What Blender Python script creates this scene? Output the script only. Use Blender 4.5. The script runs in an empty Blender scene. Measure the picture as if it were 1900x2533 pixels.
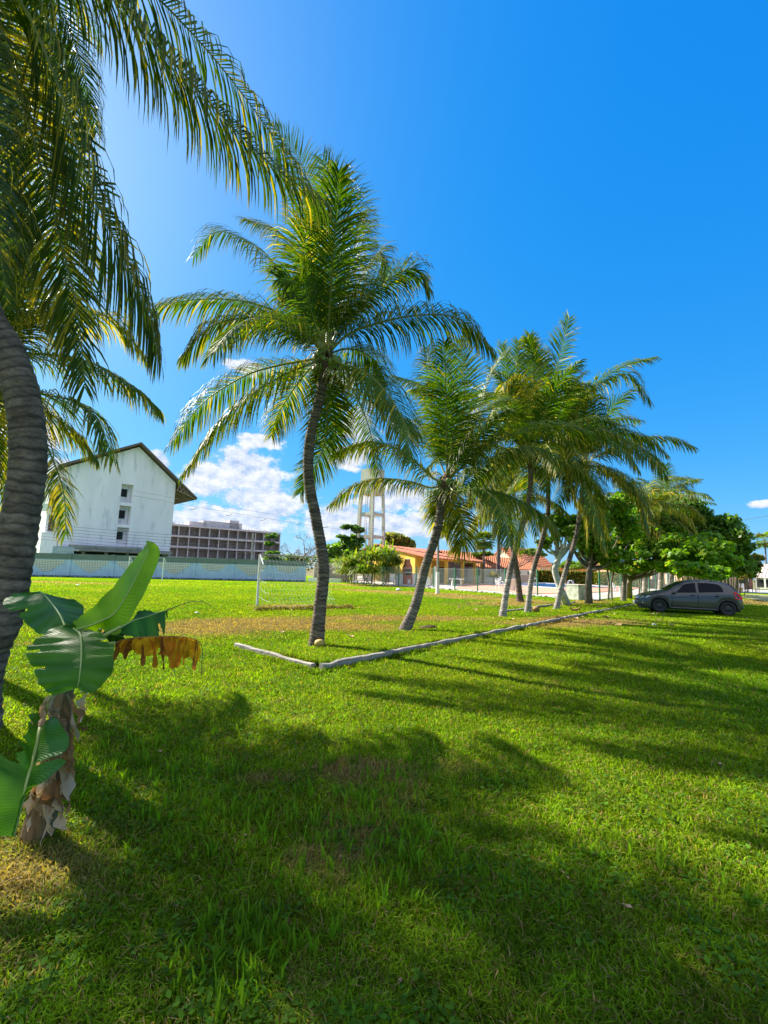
import bpy, math, random
import numpy as np
from mathutils import Vector, Matrix
R_ = math.radians
random.seed(7); rng = np.random.default_rng(7)
scene = bpy.context.scene
COL = scene.collection

# ------------------------------------------------------------------ camera, world, sun, exposure
F_PX, CX, CY, CAMH = 1100.0, 950.0, 1266.5, 1.6
pitch, roll = math.atan(142/1100), R_(1.6)
f_ = np.array([0, math.cos(pitch), math.sin(pitch)]); u0 = np.array([0, -math.sin(pitch), math.cos(pitch)]); r0 = np.array([1.0, 0, 0])
rv = math.cos(roll)*r0 + math.sin(roll)*u0
uv = -math.sin(roll)*r0 + math.cos(roll)*u0
cam = bpy.data.cameras.new('camera'); camo = bpy.data.objects.new('camera', cam); COL.objects.link(camo)
M = Matrix.Identity(4)
for i in range(3):
    M[i][0] = rv[i]; M[i][1] = uv[i]; M[i][2] = -f_[i]
M[2][3] = CAMH
camo.matrix_world = M
cam.sensor_fit = 'VERTICAL'; cam.sensor_height = 36; cam.lens = F_PX/2533*36; cam.clip_end = 9000; cam.clip_start = 0.05
scene.camera = camo
CAM = np.array([0, 0, CAMH])
def ray(u, v): return f_*F_PX + rv*(u-CX) - uv*(v-CY)
def at(u, v, Y):
    d = ray(u, v); return CAM + d*(Y/d[1])
def ground(u, v, z=0.0):
    d = ray(u, v); t = (z-CAMH)/d[2]; return CAM + d*t
def direction(u, v):
    d = ray(u, v); return d/np.linalg.norm(d)

SUN_AZ, SUN_EL = R_(57), R_(38)          # to the left of straight ahead
sun = bpy.data.lights.new('sun', 'SUN'); suno = bpy.data.objects.new('sun', sun); COL.objects.link(suno)
sun.energy = 5.0; sun.angle = R_(0.55); sun.color = (1.0, 0.93, 0.80)
sd = Vector((-math.sin(SUN_AZ)*math.cos(SUN_EL), math.cos(SUN_AZ)*math.cos(SUN_EL), math.sin(SUN_EL)))
suno.rotation_euler = sd.to_track_quat('Z', 'Y').to_euler()
vs = scene.view_settings; vs.view_transform = 'Standard'; vs.look = 'None'; vs.exposure = 1.6; vs.gamma = 1.0

w = bpy.data.worlds.new('World'); scene.world = w; w.use_nodes = True
nt = w.node_tree; nt.nodes.clear()
def N(t, kind, **kw):
    n = t.nodes.new(kind)
    for k, v in kw.items():
        if k.startswith('i_'):
            key = k[2:]; key = int(key) if key.isdigit() else key
            n.inputs[key].default_value = v
        else: setattr(n, k, v)
    return n
def lk(t, a, b): t.links.new(a, b)
def math_(t, op, a, b=None, c=None, clamp=False):
    n = t.nodes.new('ShaderNodeMath'); n.operation = op; n.use_clamp = clamp
    for i, x in enumerate((a, b, c)):
        if x is None: continue
        if isinstance(x, (int, float)): n.inputs[i].default_value = x
        else: t.links.new(x, n.inputs[i])
    return n.outputs[0]
def build_world():
    t = nt
    sky = N(t, 'ShaderNodeTexSky', sky_type='NISHITA', sun_disc=False, sun_elevation=SUN_EL, sun_rotation=-SUN_AZ,
            air_density=1.0, dust_density=0.35, ozone_density=2.2, altitude=0)
    hs = N(t, 'ShaderNodeHueSaturation', i_Saturation=1.42, i_Value=1.0, i_Hue=0.493)
    lk(t, sky.outputs[0], hs.inputs['Color'])
    sp_ = N(t, 'ShaderNodeSeparateColor'); lk(t, hs.outputs[0], sp_.inputs[0]); cm_ = N(t, 'ShaderNodeCombineColor')
    for ch, (ga, am) in enumerate(((.787, .39), (.49, 1.22), (.21, 3.16))): lk(t, math_(t, 'MULTIPLY', math_(t, 'POWER', sp_.outputs[ch], ga), am), cm_.inputs[ch])
    tc = N(t, 'ShaderNodeTexCoord'); sx = N(t, 'ShaderNodeSeparateXYZ'); lk(t, tc.outputs['Generated'], sx.inputs[0])
    az = math_(t, 'ARCTAN2', sx.outputs[0], sx.outputs[1]); el = math_(t, 'ARCSINE', sx.outputs[2])
    cb = N(t, 'ShaderNodeCombineXYZ'); lk(t, az, cb.inputs[0]); lk(t, el, cb.inputs[1])
    blobs = [(600,1165,120,55),(500,1190,70,40),(660,1240,120,50),(560,1290,190,45),(830,1290,90,45),(960,1230,110,40),(1000,1300,150,35),
             (640,1090,60,20),(885,1060,50,60),(610,910,60,18),(395,1150,30,30),(840,930,50,30),(80,1060,80,60),(1890,1247,30,10),(120,1180,120,60),(860,1130,55,35)]
    mask = None
    for (u, v, ru, rvv) in blobs:
        d = direction(u, v); a0 = math.atan2(d[0], d[1]); e0 = math.asin(d[2])
        k = np.linalg.norm(ray(u, v))
        mp = N(t, 'ShaderNodeMapping'); mp.vector_type = 'POINT'
        sxx, syy = k/ru*math.cos(e0), k/rvv
        mp.inputs['Location'].default_value = (-a0*sxx, -e0*syy, 0); mp.inputs['Scale'].default_value = (sxx, syy, 0)
        lk(t, cb.outputs[0], mp.inputs['Vector'])
        ln = N(t, 'ShaderNodeVectorMath', operation='LENGTH'); lk(t, mp.outputs[0], ln.inputs[0])
        m = math_(t, 'SUBTRACT', 1.0, ln.outputs['Value'])
        mask = m if mask is None else math_(t, 'MAXIMUM', mask, m)
    mask = math_(t, 'MAXIMUM', mask, -1.2)
    def noise(off, sc, det=7):
        mp = N(t, 'ShaderNodeMapping'); mp.inputs['Location'].default_value = off; mp.inputs['Scale'].default_value = (1, 1.5, 1)
        lk(t, cb.outputs[0], mp.inputs['Vector'])
        n = N(t, 'ShaderNodeTexNoise', i_Scale=sc, i_Detail=det, i_Roughness=0.64); lk(t, mp.outputs[0], n.inputs['Vector']); return n.outputs['Fac']
    n1 = noise((0, 0, 0), 17); n2 = noise((-0.006, 0.018, 0), 17); 
    nn = math_(t, 'MULTIPLY_ADD', n1, 3.4, -1.58)
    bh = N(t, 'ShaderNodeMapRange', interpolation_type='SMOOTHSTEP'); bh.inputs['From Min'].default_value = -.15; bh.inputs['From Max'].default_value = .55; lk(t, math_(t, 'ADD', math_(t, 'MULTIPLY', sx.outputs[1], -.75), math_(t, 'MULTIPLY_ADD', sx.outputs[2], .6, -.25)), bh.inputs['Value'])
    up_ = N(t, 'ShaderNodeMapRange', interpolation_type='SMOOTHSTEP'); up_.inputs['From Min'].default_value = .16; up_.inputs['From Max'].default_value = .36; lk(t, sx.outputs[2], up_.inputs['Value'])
    fill_cloud = math_(t, 'MULTIPLY', bh.outputs[0], up_.outputs[0])  # unseen bright clouds behind the camera, added to lift the shaded sides
    dens = math_(t, 'ADD', math_(t, 'ADD', math_(t, 'MULTIPLY', mask, 1.25), nn), math_(t, 'MULTIPLY', fill_cloud, 2.1))
    mr = N(t, 'ShaderNodeMapRange', interpolation_type='SMOOTHSTEP'); mr.inputs['From Min'].default_value = -0.02; mr.inputs['From Max'].default_value = 0.55
    lk(t, dens, mr.inputs['Value'])
    sh = math_(t, 'MULTIPLY_ADD', math_(t, 'SUBTRACT', n1, n2), 3.5, 0.62, True)
    cr = N(t, 'ShaderNodeMix', data_type='RGBA'); lk(t, sh, cr.inputs['Factor'])
    cr.inputs['A'].default_value = (2.0, 2.6, 3.9, 1); cr.inputs['B'].default_value = (4.6, 4.6, 4.7, 1)
    cs_ = N(t, 'ShaderNodeVectorMath', operation='SCALE'); lk(t, cr.outputs['Result'], cs_.inputs[0]); lk(t, math_(t, 'MULTIPLY_ADD', fill_cloud, .25, 1.0), cs_.inputs['Scale'])
    fac = math_(t, 'MULTIPLY', mr.outputs[0], 0.9)
    mx = N(t, 'ShaderNodeMix', data_type='RGBA'); lk(t, fac, mx.inputs['Factor']); lk(t, cm_.outputs[0], mx.inputs['A']); lk(t, cs_.outputs[0], mx.inputs['B'])
    dt = N(t, 'ShaderNodeVectorMath', operation='DOT_PRODUCT'); lk(t, tc.outputs['Generated'], dt.inputs[0]); dt.inputs[1].default_value = tuple(sd)      # bright air round the sun
    au = math_(t, 'POWER', math_(t, 'MAXIMUM', dt.outputs['Value'], 0.0), 9.0); av = N(t, 'ShaderNodeVectorMath', operation='SCALE'); av.inputs[0].default_value = (1.25, 1.0, .45); lk(t, au, av.inputs['Scale'])
    ad = N(t, 'ShaderNodeVectorMath', operation='ADD'); lk(t, mx.outputs['Result'], ad.inputs[0]); lk(t, av.outputs[0], ad.inputs[1])
    bg = N(t, 'ShaderNodeBackground', i_Strength=0.0759); lk(t, ad.outputs[0], bg.inputs[0])
    out = N(t, 'ShaderNodeOutputWorld'); lk(t, bg.outputs[0], out.inputs[0])
build_world()

# ------------------------------------------------------------------ materials
MATS = {}
def mat_base(name):
    m = bpy.data.materials.new(name); m.use_nodes = True; t = m.node_tree; t.nodes.clear()
    out = N(t, 'ShaderNodeOutputMaterial'); return m, t, out
def pm(name, col, col2=None, scale=4.0, rough=0.7, bump=0.0, bscale=None, spec=0.4, metal=0.0, stretch=(1,1,1), dirt=None, dscale=1.5, dthr=0.55):
    """procedural paint / plaster / stone: two tones by noise, optional dirt blotches, bump"""
    if name in MATS: return MATS[name]
    m, t, out = mat_base(name)
    tc = N(t, 'ShaderNodeTexCoord'); mp = N(t, 'ShaderNodeMapping'); mp.inputs['Scale'].default_value = stretch
    lk(t, tc.outputs['Object'], mp.inputs[0])
    p = N(t, 'ShaderNodeBsdfPrincipled', i_Roughness=rough, i_Metallic=metal); p.inputs['Specular IOR Level'].default_value = spec
    n = N(t, 'ShaderNodeTexNoise', i_Scale=scale, i_Detail=6, i_Roughness=0.65); lk(t, mp.outputs[0], n.inputs['Vector'])
    mr = N(t, 'ShaderNodeMapRange'); mr.inputs['From Min'].default_value = .35; mr.inputs['From Max'].default_value = .65; lk(t, n.outputs['Fac'], mr.inputs['Value'])
    mx = N(t, 'ShaderNodeMix', data_type='RGBA'); lk(t, mr.outputs[0], mx.inputs['Factor'])
    col2 = col2 or tuple(c*0.78 for c in col)
    mx.inputs['A'].default_value = (*col, 1); mx.inputs['B'].default_value = (*col2, 1); o = mx.outputs['Result']
    if dirt:
        n2 = N(t, 'ShaderNodeTexNoise', i_Scale=dscale, i_Detail=8, i_Roughness=0.75); lk(t, mp.outputs[0], n2.inputs['Vector'])
        mr2 = N(t, 'ShaderNodeMapRange'); mr2.inputs['From Min'].default_value = dthr; mr2.inputs['From Max'].default_value = dthr+.14; lk(t, n2.outputs['Fac'], mr2.inputs['Value'])
        mx2 = N(t, 'ShaderNodeMix', data_type='RGBA'); lk(t, mr2.outputs[0], mx2.inputs['Factor']); lk(t, o, mx2.inputs['A']); mx2.inputs['B'].default_value = (*dirt, 1); o = mx2.outputs['Result']
    lk(t, o, p.inputs['Base Color'])
    if bump:
        nb = N(t, 'ShaderNodeTexNoise', i_Scale=bscale or scale*6, i_Detail=6); lk(t, mp.outputs[0], nb.inputs['Vector'])
        b = N(t, 'ShaderNodeBump', i_Strength=bump, i_Distance=0.02); lk(t, nb.outputs['Fac'], b.inputs['Height']); lk(t, b.outputs[0], p.inputs['Normal'])
    lk(t, p.outputs[0], out.inputs[0]); MATS[name] = m; return m
def leafmat(name, trans=0.42, rough=0.42, tcol=(1.25,1.35,0.55), spec=0.5, vein=None, nscale=9.0):
    """foliage: colour attribute x noise, gloss plus light let through"""
    if name in MATS: return MATS[name]
    m, t, out = mat_base(name)
    a = N(t, 'ShaderNodeAttribute', attribute_name='Col'); tc = N(t, 'ShaderNodeTexCoord')
    n = N(t, 'ShaderNodeTexNoise', i_Scale=nscale, i_Detail=3); lk(t, tc.outputs['Object'], n.inputs['Vector'])
    s = math_(t, 'MULTIPLY_ADD', n.outputs['Fac'], 0.7, 0.65)
    vm = N(t, 'ShaderNodeVectorMath', operation='SCALE'); lk(t, a.outputs['Color'], vm.inputs[0]); lk(t, s, vm.inputs['Scale'])
    p = N(t, 'ShaderNodeBsdfPrincipled', i_Roughness=rough); p.inputs['Specular IOR Level'].default_value = spec
    lk(t, vm.outputs[0], p.inputs['Base Color'])
    tr = N(t, 'ShaderNodeBsdfTranslucent'); v2 = N(t, 'ShaderNodeVectorMath', operation='MULTIPLY'); lk(t, vm.outputs[0], v2.inputs[0]); v2.inputs[1].default_value = tcol
    lk(t, v2.outputs[0], tr.inputs['Color'])
    mx = N(t, 'ShaderNodeMixShader', i_0=trans); lk(t, p.outputs[0], mx.inputs[1]); lk(t, tr.outputs[0], mx.inputs[2])
    if vein:
        uvn = N(t, 'ShaderNodeAttribute', attribute_name='Vein')
        wv = N(t, 'ShaderNodeMath', operation='SINE'); lk(t, math_(t, 'MULTIPLY', uvn.outputs['Fac'], vein), wv.inputs[0])
        b = N(t, 'ShaderNodeBump', i_Strength=0.22, i_Distance=0.004); lk(t, wv.outputs[0], b.inputs['Height']); lk(t, b.outputs[0], p.inputs['Normal'])
    lk(t, mx.outputs[0], out.inputs[0]); MATS[name] = m; return m
def glass(name, col=(.02,.025,.03), rough=.05):
    return pm(name, col, tuple(c*1.3 for c in col), 3, rough, spec=.8)

# ------------------------------------------------------------------ mesh builder
class MB:
    def __init__(s): s.v=[]; s.f=[]; s.c=[]; s.n=0; s.x=[]
    def add(s, V, Fs, m=0, col=None, smooth=False, vein=None):
        V = np.asarray(V, float).reshape(-1, 3); Fs = np.asarray(Fs, int)
        s.v.append(V); s.f.append((Fs+s.n, m, smooth))
        c = np.ones((len(V), 4))
        if col is not None: c[:, :3] = np.asarray(col)
        s.c.append(c); s.x.append(np.zeros(len(V)) if vein is None else np.asarray(vein)); s.n += len(V)
    def box(s, c, d, m=0, rz=0, col=None):
        cx, cy, cz = c; a, b, h = d[0]/2, d[1]/2, d[2]/2
        V = np.array([[x, y, z] for z in (-h, h) for y in (-b, b) for x in (-a, a)], float)
        cs, sn = math.cos(rz), math.sin(rz)
        V = np.stack([V[:,0]*cs-V[:,1]*sn+cx, V[:,0]*sn+V[:,1]*cs+cy, V[:,2]+cz], 1)
        s.add(V, [[0,2,3,1],[4,5,7,6],[0,1,5,4],[2,6,7,3],[0,4,6,2],[1,3,7,5]], m, col)
    def obox(s, p0, p1, th, z0, z1, m=0, col=None, z0b=None, z1b=None):
        """upright slab along the ground line p0-p1"""
        p0 = np.array(p0[:2], float); p1 = np.array(p1[:2], float); d = p1-p0; d /= np.linalg.norm(d); n = np.array([-d[1], d[0]])*th/2
        z0b = z0 if z0b is None else z0b; z1b = z1 if z1b is None else z1b
        V = [(*(p0-n), z0), (*(p1-n), z0b), (*(p1+n), z0b), (*(p0+n), z0), (*(p0-n), z1), (*(p1-n), z1b), (*(p1+n), z1b), (*(p0+n), z1)]
        s.add(V, [[0,3,2,1],[4,5,6,7],[0,1,5,4],[1,2,6,5],[2,3,7,6],[3,0,4,7]], m, col)
    def tube(s, P, r, sides=8, m=0, col=None, cap=True, smooth=True):
        P = np.asarray(P, float); k = len(P); r = np.broadcast_to(np.asarray(r, float), (k,))
        T = np.gradient(P, axis=0); T /= np.linalg.norm(T, axis=1)[:, None]+1e-12
        ref = np.array([0, 0, 1.0]) if abs(T[0][2]) < .9 else np.array([1.0, 0, 0])
        A = np.zeros_like(P); a = np.cross(T[0], ref); a /= np.linalg.norm(a)
        for i in range(k):
            a = a - T[i]*np.dot(a, T[i]); a /= np.linalg.norm(a)+1e-12; A[i] = a
        B = np.cross(T, A); th = np.arange(sides)*2*math.pi/sides
        V = P[:, None]+r[:, None, None]*(A[:, None]*np.cos(th)[None, :, None]+B[:, None]*np.sin(th)[None, :, None])
        i, j = np.meshgrid(np.arange(k-1), np.arange(sides), indexing='ij'); j2 = (j+1) % sides
        Fq = np.stack([i*sides+j, i*sides+j2, (i+1)*sides+j2, (i+1)*sides+j], -1).reshape(-1, 4)
        c = None
        if col is not None:
            col = np.asarray(col, float); c = col if col.ndim == 1 else np.repeat(col, sides, 0)
        s.add(V.reshape(-1, 3), Fq, m, c, smooth)
        if cap and sides > 2:
            for q, ring in ((0, V[0]), (1, V[-1])):
                ctr = ring.mean(0); n = np.arange(sides)
                Ft = np.stack([n, (n+1) % sides, np.full(sides, sides)], 1)
                if q == 0: Ft = Ft[:, ::-1]
                s.add(np.vstack([ring, ctr]), Ft, m, None if col is None else (c if c.ndim == 1 else (c[0] if q == 0 else c[-1])), False)
    def sphere(s, c, r, m=0, seg=12, rings=8, col=None, jit=0, rot=None):
        r = np.broadcast_to(np.asarray(r, float), (3,))
        ph = np.linspace(0, math.pi, rings+1); th = np.arange(seg)*2*math.pi/seg
        V = np.stack([np.sin(ph)[:, None]*np.cos(th), np.sin(ph)[:, None]*np.sin(th), np.repeat(np.cos(ph)[:, None], seg, 1)], -1).reshape(-1, 3)
        if jit: V = V*(1+rng.normal(0, jit, (len(V), 1)))
        V = V*r
        if rot is not None: V = V @ np.asarray(rot).T
        i, j = np.meshgrid(np.arange(rings), np.arange(seg), indexing='ij'); j2 = (j+1) % seg
        Fq = np.stack([i*seg+j, (i+1)*seg+j, (i+1)*seg+j2, i*seg+j2], -1).reshape(-1, 4)
        s.add(V+np.asarray(c), Fq, m, col, True)
    def build(s, name, mats, parent=None, loc=None):
        V = np.concatenate(s.v); me = bpy.data.meshes.new(name)
        me.vertices.add(len(V)); off = np.zeros(3)
        if loc is not None: off = np.asarray(loc, float)
        me.vertices.foreach_set('co', (V-off).ravel().astype(np.float32))
        loops = np.concatenate([f.ravel() for f, _, _ in s.f]); tot = np.concatenate([np.full(len(f), f.shape[1]) for f, _, _ in s.f])
        me.loops.add(len(loops)); me.loops.foreach_set('vertex_index', loops.astype(np.int32))
        me.polygons.add(len(tot)); st = np.concatenate([[0], np.cumsum(tot)[:-1]])
        me.polygons.foreach_set('loop_start', st.astype(np.int32)); me.polygons.foreach_set('loop_total', tot.astype(np.int32))
        me.polygons.foreach_set('material_index', np.concatenate([np.full(len(f), m) for f, m, _ in s.f]).astype(np.int32))
        me.polygons.foreach_set('use_smooth', np.concatenate([np.full(len(f), sm) for f, _, sm in s.f]))
        a = me.color_attributes.new('Col', 'FLOAT_COLOR', 'POINT'); a.data.foreach_set('color', np.concatenate(s.c).ravel().astype(np.float32))
        x = np.concatenate(s.x)
        if x.any():
            b = me.attributes.new('Vein', 'FLOAT', 'POINT'); b.data.foreach_set('value', x.astype(np.float32))
        me.update(calc_edges=True); me.validate()
        for mm in (mats if isinstance(mats, (list, tuple)) else [mats]): me.materials.append(mm)
        o = bpy.data.objects.new(name, me); COL.objects.link(o)
        if loc is not None: o.location = off
        if parent is not None: o.parent = parent; 
        return o
def tag(o, label=None, cat=None, group=None, kind=None):
    if label: o['label'] = label
    if cat: o['category'] = cat
    if group: o['group'] = group
    if kind: o['kind'] = kind
    return o
class Thing:
    """Empty at the thing's base; parts are built in world coordinates and moved into its space"""
    def __init__(s, name, label, cat, loc, group=None):
        s.loc = np.array([loc[0], loc[1], loc[2] if len(loc) > 2 else 0.0]); s.o = bpy.data.objects.new(name, None); COL.objects.link(s.o)
        s.o.location = s.loc; s.o.empty_display_size = .3; tag(s.o, label, cat, group)
    def part(s, name, mb, mats, parent=None, label=None):
        mb.v = [v-s.loc for v in mb.v]; o = mb.build(name, mats, parent or s.o)
        if label: o['label'] = label
        return o
def copy_thing(o, loc, rz=None, label=None):
    def rec(a, p):
        c = a.copy(); COL.objects.link(c)
        if p is not None: c.parent = p
        for ch in a.children: rec(ch, c)
        return c
    c = rec(o, None); c.location = loc
    if rz is not None: c.rotation_euler = (0, 0, rz)
    if label: c['label'] = label
    return c
def spline(P, n=40):
    P = np.asarray(P, float)
    if len(P) == 2: P = np.array([P[0], (P[0]+P[1])/2, P[1]])
    Q = np.vstack([2*P[0]-P[1], P, 2*P[-1]-P[-2]]); out = []
    m = len(P)-1
    for t in np.linspace(0, m-1e-6, n*3):
        i = int(t); f = t-i; a, b, c, d = Q[i], Q[i+1], Q[i+2], Q[i+3]
        out.append(.5*((2*b)+(-a+c)*f+(2*a-5*b+4*c-d)*f*f+(-a+3*b-3*c+d)*f**3))
    out = np.array(out); s = np.concatenate([[0], np.cumsum(np.linalg.norm(np.diff(out, axis=0), axis=1))])
    q = np.linspace(0, s[-1], n); return np.stack([np.interp(q, s, out[:, k]) for k in range(out.shape[1])], 1)
def nrm(a): return a/(np.linalg.norm(a, axis=-1, keepdims=True)+1e-9)
def vnoise(x, y, sc, seed=0):
    """value noise 0..1"""
    x = np.asarray(x)/sc+seed*17.3+1000; y = np.asarray(y)/sc+seed*7.7+1000
    xi = np.floor(x).astype(np.int64); yi = np.floor(y).astype(np.int64); fx = x-xi; fy = y-yi; fx = fx*fx*(3-2*fx); fy = fy*fy*(3-2*fy)
    def h(a, b):
        n = (a*374761393+b*668265263+seed*974634) & 0x7fffffff; n = ((n ^ (n >> 13))*1274126177) & 0x7fffffff; return ((n ^ (n >> 16)) & 0xffff)/65535.0
    return (h(xi, yi)*(1-fx)+h(xi+1, yi)*fx)*(1-fy)+(h(xi, yi+1)*(1-fx)+h(xi+1, yi+1)*fx)*fy
def fbm(x, y, sc, seed=0): return .5*vnoise(x, y, sc, seed)+.3*vnoise(x, y, sc/2.1, seed+1)+.2*vnoise(x, y, sc/4.3, seed+2)

# ------------------------------------------------------------------ terrain
KA = ground(800, 1659)[:2]; KB = ground(1572, 1497)[:2]
kd = (KB-KA)/np.linalg.norm(KB-KA); kn = np.array([-kd[1], kd[0]]); KLEN = np.linalg.norm(KB-KA)
def td(x, y):
    return (x-KA[0])*kd[0]+(y-KA[1])*kd[1], (x-KA[0])*kn[0]+(y-KA[1])*kn[1]
def sstep(a, b, x):
    t = np.clip((x-a)/(b-a), 0, 1); return t*t*(3-2*t)
def H(x, y):
    x = np.asarray(x, float); y = np.asarray(y, float); t, d = td(x, y)
    inb = (t > 0.0) & (t < KLEN+1) & (d > 0)
    return np.where(inb, .075*(1-sstep(.5, 2.5, d)), 0.0)
def ell(x, y, u, v, rx, ry, rot=0):
    c = ground(u, v); dx, dy = x-c[0], y-c[1]; cs, sn = math.cos(rot), math.sin(rot)
    return 1-np.sqrt(((dx*cs+dy*sn)/rx)**2+((-dx*sn+dy*cs)/ry)**2)
def drymask(x, y):
    n = fbm(x, y, 2.2, 3); n2 = fbm(x, y, .5, 9)
    m = -.9+0*x
    for e in (ell(x, y, 610, 1543, 2.6, 1.7)*1.5+.1, ell(x, y, 740, 1545, 3.4, 1.5)*1.2, ell(x, y, 950, 1530, 4.2, 1.1, .25), ell(x, y, 500, 1560, 2.4, 1.0),
              ell(x, y, 1010, 1466, 7, 1.8, -.35)*1.3+.1, ell(x, y, 1160, 1478, 5, 1.8, -.3), ell(x, y, 760, 1500, 2.4, .7, .2), ell(x, y, 900, 1448, 6, 3, 0),
              ell(x, y, 1280, 1492, 4.5, 1.8, .6), ell(x, y, 1870, 1490, 8, 5), ell(x, y, 120, 1440, 10, 1.5), ell(x, y, 1460, 1490, 3, 1.5, .8),
              ell(x, y, 40, 2170, .5, .5)*.4-.1, ell(x, y, 330, 2050, .5, .2)*.5-.2, ell(x, y, 900, 1905, .5, .15)*.6-.1,
              ell(x, y, 640, 1930, .3, .12), ell(x, y, 1450, 1540, 4, 1.2, .4)):
        m = np.maximum(m, e)
    return np.clip(sstep(-.25, .75, m+.9*(n-.5)+.8*(n2-.5))*.95+.7*sstep(.66, .80, n*.6+n2*.4), 0, 1)
GREEN = np.array([.090, .235, .006]); GREEN2 = np.array([.265, .350, .008]); STRAW = np.array([.42, .305, .12]); SOIL = np.array([.16, .10, .055])
def gcol(x, y):
    d = drymask(x, y)[..., None]; n = fbm(x, y, 3.1, 21)[..., None]; n3 = fbm(x, y, .35, 31)[..., None]
    g = GREEN*(1-n)+GREEN2*n; g = g*(.75+.5*n3)
    return g*(1-d)+(STRAW*(1-.35*n3))*d
def grid_mesh(name, xs, ys, zf, mat, colf=None, kind='structure', zoff=0):
    X, Y = np.meshgrid(xs, ys, indexing='ij'); Z = zf(X, Y)+zoff; V = np.stack([X, Y, Z], -1).reshape(-1, 3)
    a, b = len(xs), len(ys); i, j = np.meshgrid(np.arange(a-1), np.arange(b-1), indexing='ij')
    Fq = np.stack([i*b+j, (i+1)*b+j, (i+1)*b+j+1, i*b+j+1], -1).reshape(-1, 4)
    mb = MB(); mb.add(V, Fq, 0, None if colf is None else colf(X, Y).reshape(-1, 3), True); o = mb.build(name, mat); tag(o, kind=kind); return o
def ground_mat():
    m, t, out = mat_base('lawn_ground'); a = N(t, 'ShaderNodeAttribute', attribute_name='Col'); tc = N(t, 'ShaderNodeTexCoord')
    n = N(t, 'ShaderNodeTexNoise', i_Scale=9, i_Detail=9, i_Roughness=.8); lk(t, tc.outputs['Object'], n.inputs['Vector'])
    n2 = N(t, 'ShaderNodeTexNoise', i_Scale=1.3, i_Detail=8, i_Roughness=.75); lk(t, tc.outputs['Object'], n2.inputs['Vector'])
    s = math_(t, 'MULTIPLY', math_(t, 'MULTIPLY_ADD', n.outputs['Fac'], 2.3, -.15), math_(t, 'MULTIPLY_ADD', n2.outputs['Fac'], 1.2, .4))
    vm = N(t, 'ShaderNodeVectorMath', operation='SCALE'); lk(t, a.outputs['Color'], vm.inputs[0]); lk(t, s, vm.inputs['Scale'])
    p = N(t, 'ShaderNodeBsdfPrincipled', i_Roughness=1.0); p.inputs['Specular IOR Level'].default_value = .0; lk(t, vm.outputs[0], p.inputs['Base Color'])
    b = N(t, 'ShaderNodeBump', i_Strength=.9, i_Distance=.05); lk(t, n.outputs['Fac'], b.inputs['Height']); lk(t, b.outputs[0], p.inputs['Normal'])
    lk(t, p.outputs[0], out.inputs[0]); return m
GM = ground_mat()
def axis(lo, hi, a, b, st, far):
    mid = np.arange(a, b+st/2, st); l = a-np.geomspace(st, a-lo+st, far)[::-1]; r = b+np.geomspace(st, hi-b, far); return np.concatenate([l, mid, r])
def fieldz(x, y): return .025*(fbm(x, y, 4, 55)-.5)*sstep(3, 8, y)*(1-sstep(40, 50, y))
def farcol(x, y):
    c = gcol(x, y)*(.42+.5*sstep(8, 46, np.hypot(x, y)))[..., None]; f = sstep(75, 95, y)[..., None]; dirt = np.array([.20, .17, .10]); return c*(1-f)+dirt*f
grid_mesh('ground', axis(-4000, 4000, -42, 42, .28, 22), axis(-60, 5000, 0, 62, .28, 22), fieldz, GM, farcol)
# raised bed behind the kerb
tt = np.linspace(0, KLEN+1, 200); dd = np.linspace(0.0, 2.62, 22); T_, D_ = np.meshgrid(tt, dd, indexing='ij')
X = KA[0]+kd[0]*T_+kn[0]*D_; Y = KA[1]+kd[1]*T_+kn[1]*D_; Z = .075*(1-sstep(.5, 2.5, D_))-.03*sstep(2.3, 2.6, D_)+.012+fieldz(X, Y)
i, j = np.meshgrid(np.arange(199), np.arange(21), indexing='ij')
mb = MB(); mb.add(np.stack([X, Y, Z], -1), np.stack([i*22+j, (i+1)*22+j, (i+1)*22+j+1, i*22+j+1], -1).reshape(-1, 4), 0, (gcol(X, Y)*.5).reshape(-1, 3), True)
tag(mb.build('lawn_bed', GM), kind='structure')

concrete = pm('kerb_concrete', (.34, .31, .26), (.19, .175, .15), 3, .9, .8, 40, dirt=(.07, .065, .05), dscale=4, dthr=.52)
def kerb(name, label, p0, p1, h, th, seg=1.0):
    L = np.linalg.norm(np.array(p1)-p0); d = (np.array(p1)-p0)/L; n = max(2, int(L/seg)); o = Thing(name, label, 'kerb', (*p0, 0))
    mb = MB()
    k = n*6; s_ = np.linspace(0, L, k+1); sg_ = np.minimum((s_/seg).astype(int), n); oh = rng.normal(0, .011, n+2)[sg_]; ol = rng.normal(0, .010, n+2)[sg_]; chip = np.where(rng.uniform(0, 1, k+1) < .12, -.02, 0); nn_ = np.array([-d[1], d[0]])
    jit = rng.normal(0, .005, k+1)+.012*np.sin(s_*2.3)+ol; jh = rng.normal(0, .005, k+1)+oh+chip
    prof = [(-th/2, -.1), (-th/2, h*.93), (-th/2+.02, h), (th/2-.02, h*1.0), (th/2, h*.93), (th/2, -.1)]
    V = np.array([[(*(p0+d*s_[q]+nn_*(o_+jit[q])), z_+(jh[q] if z_ > 0 else 0)) for (o_, z_) in prof] for q in range(k+1)]).reshape(-1, 3)
    Fq = [[q*6+a, q*6+a+1, (q+1)*6+a+1, (q+1)*6+a] for q in range(k) for a in range(5)]
    mb.add(V, Fq, 0); mb.add(V[:6], [[0, 1, 4, 5], [1, 2, 3, 4]], 0); mb.add(V[-6:], [[5, 4, 1, 0], [4, 3, 2, 1]], 0)
    o.part('kerb_stone', mb, concrete); return o
kerb('kerb', 'long weathered white concrete kerb edging the row of palms, running to the car', KA-kd*.05, KB, .12, .09)
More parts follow.
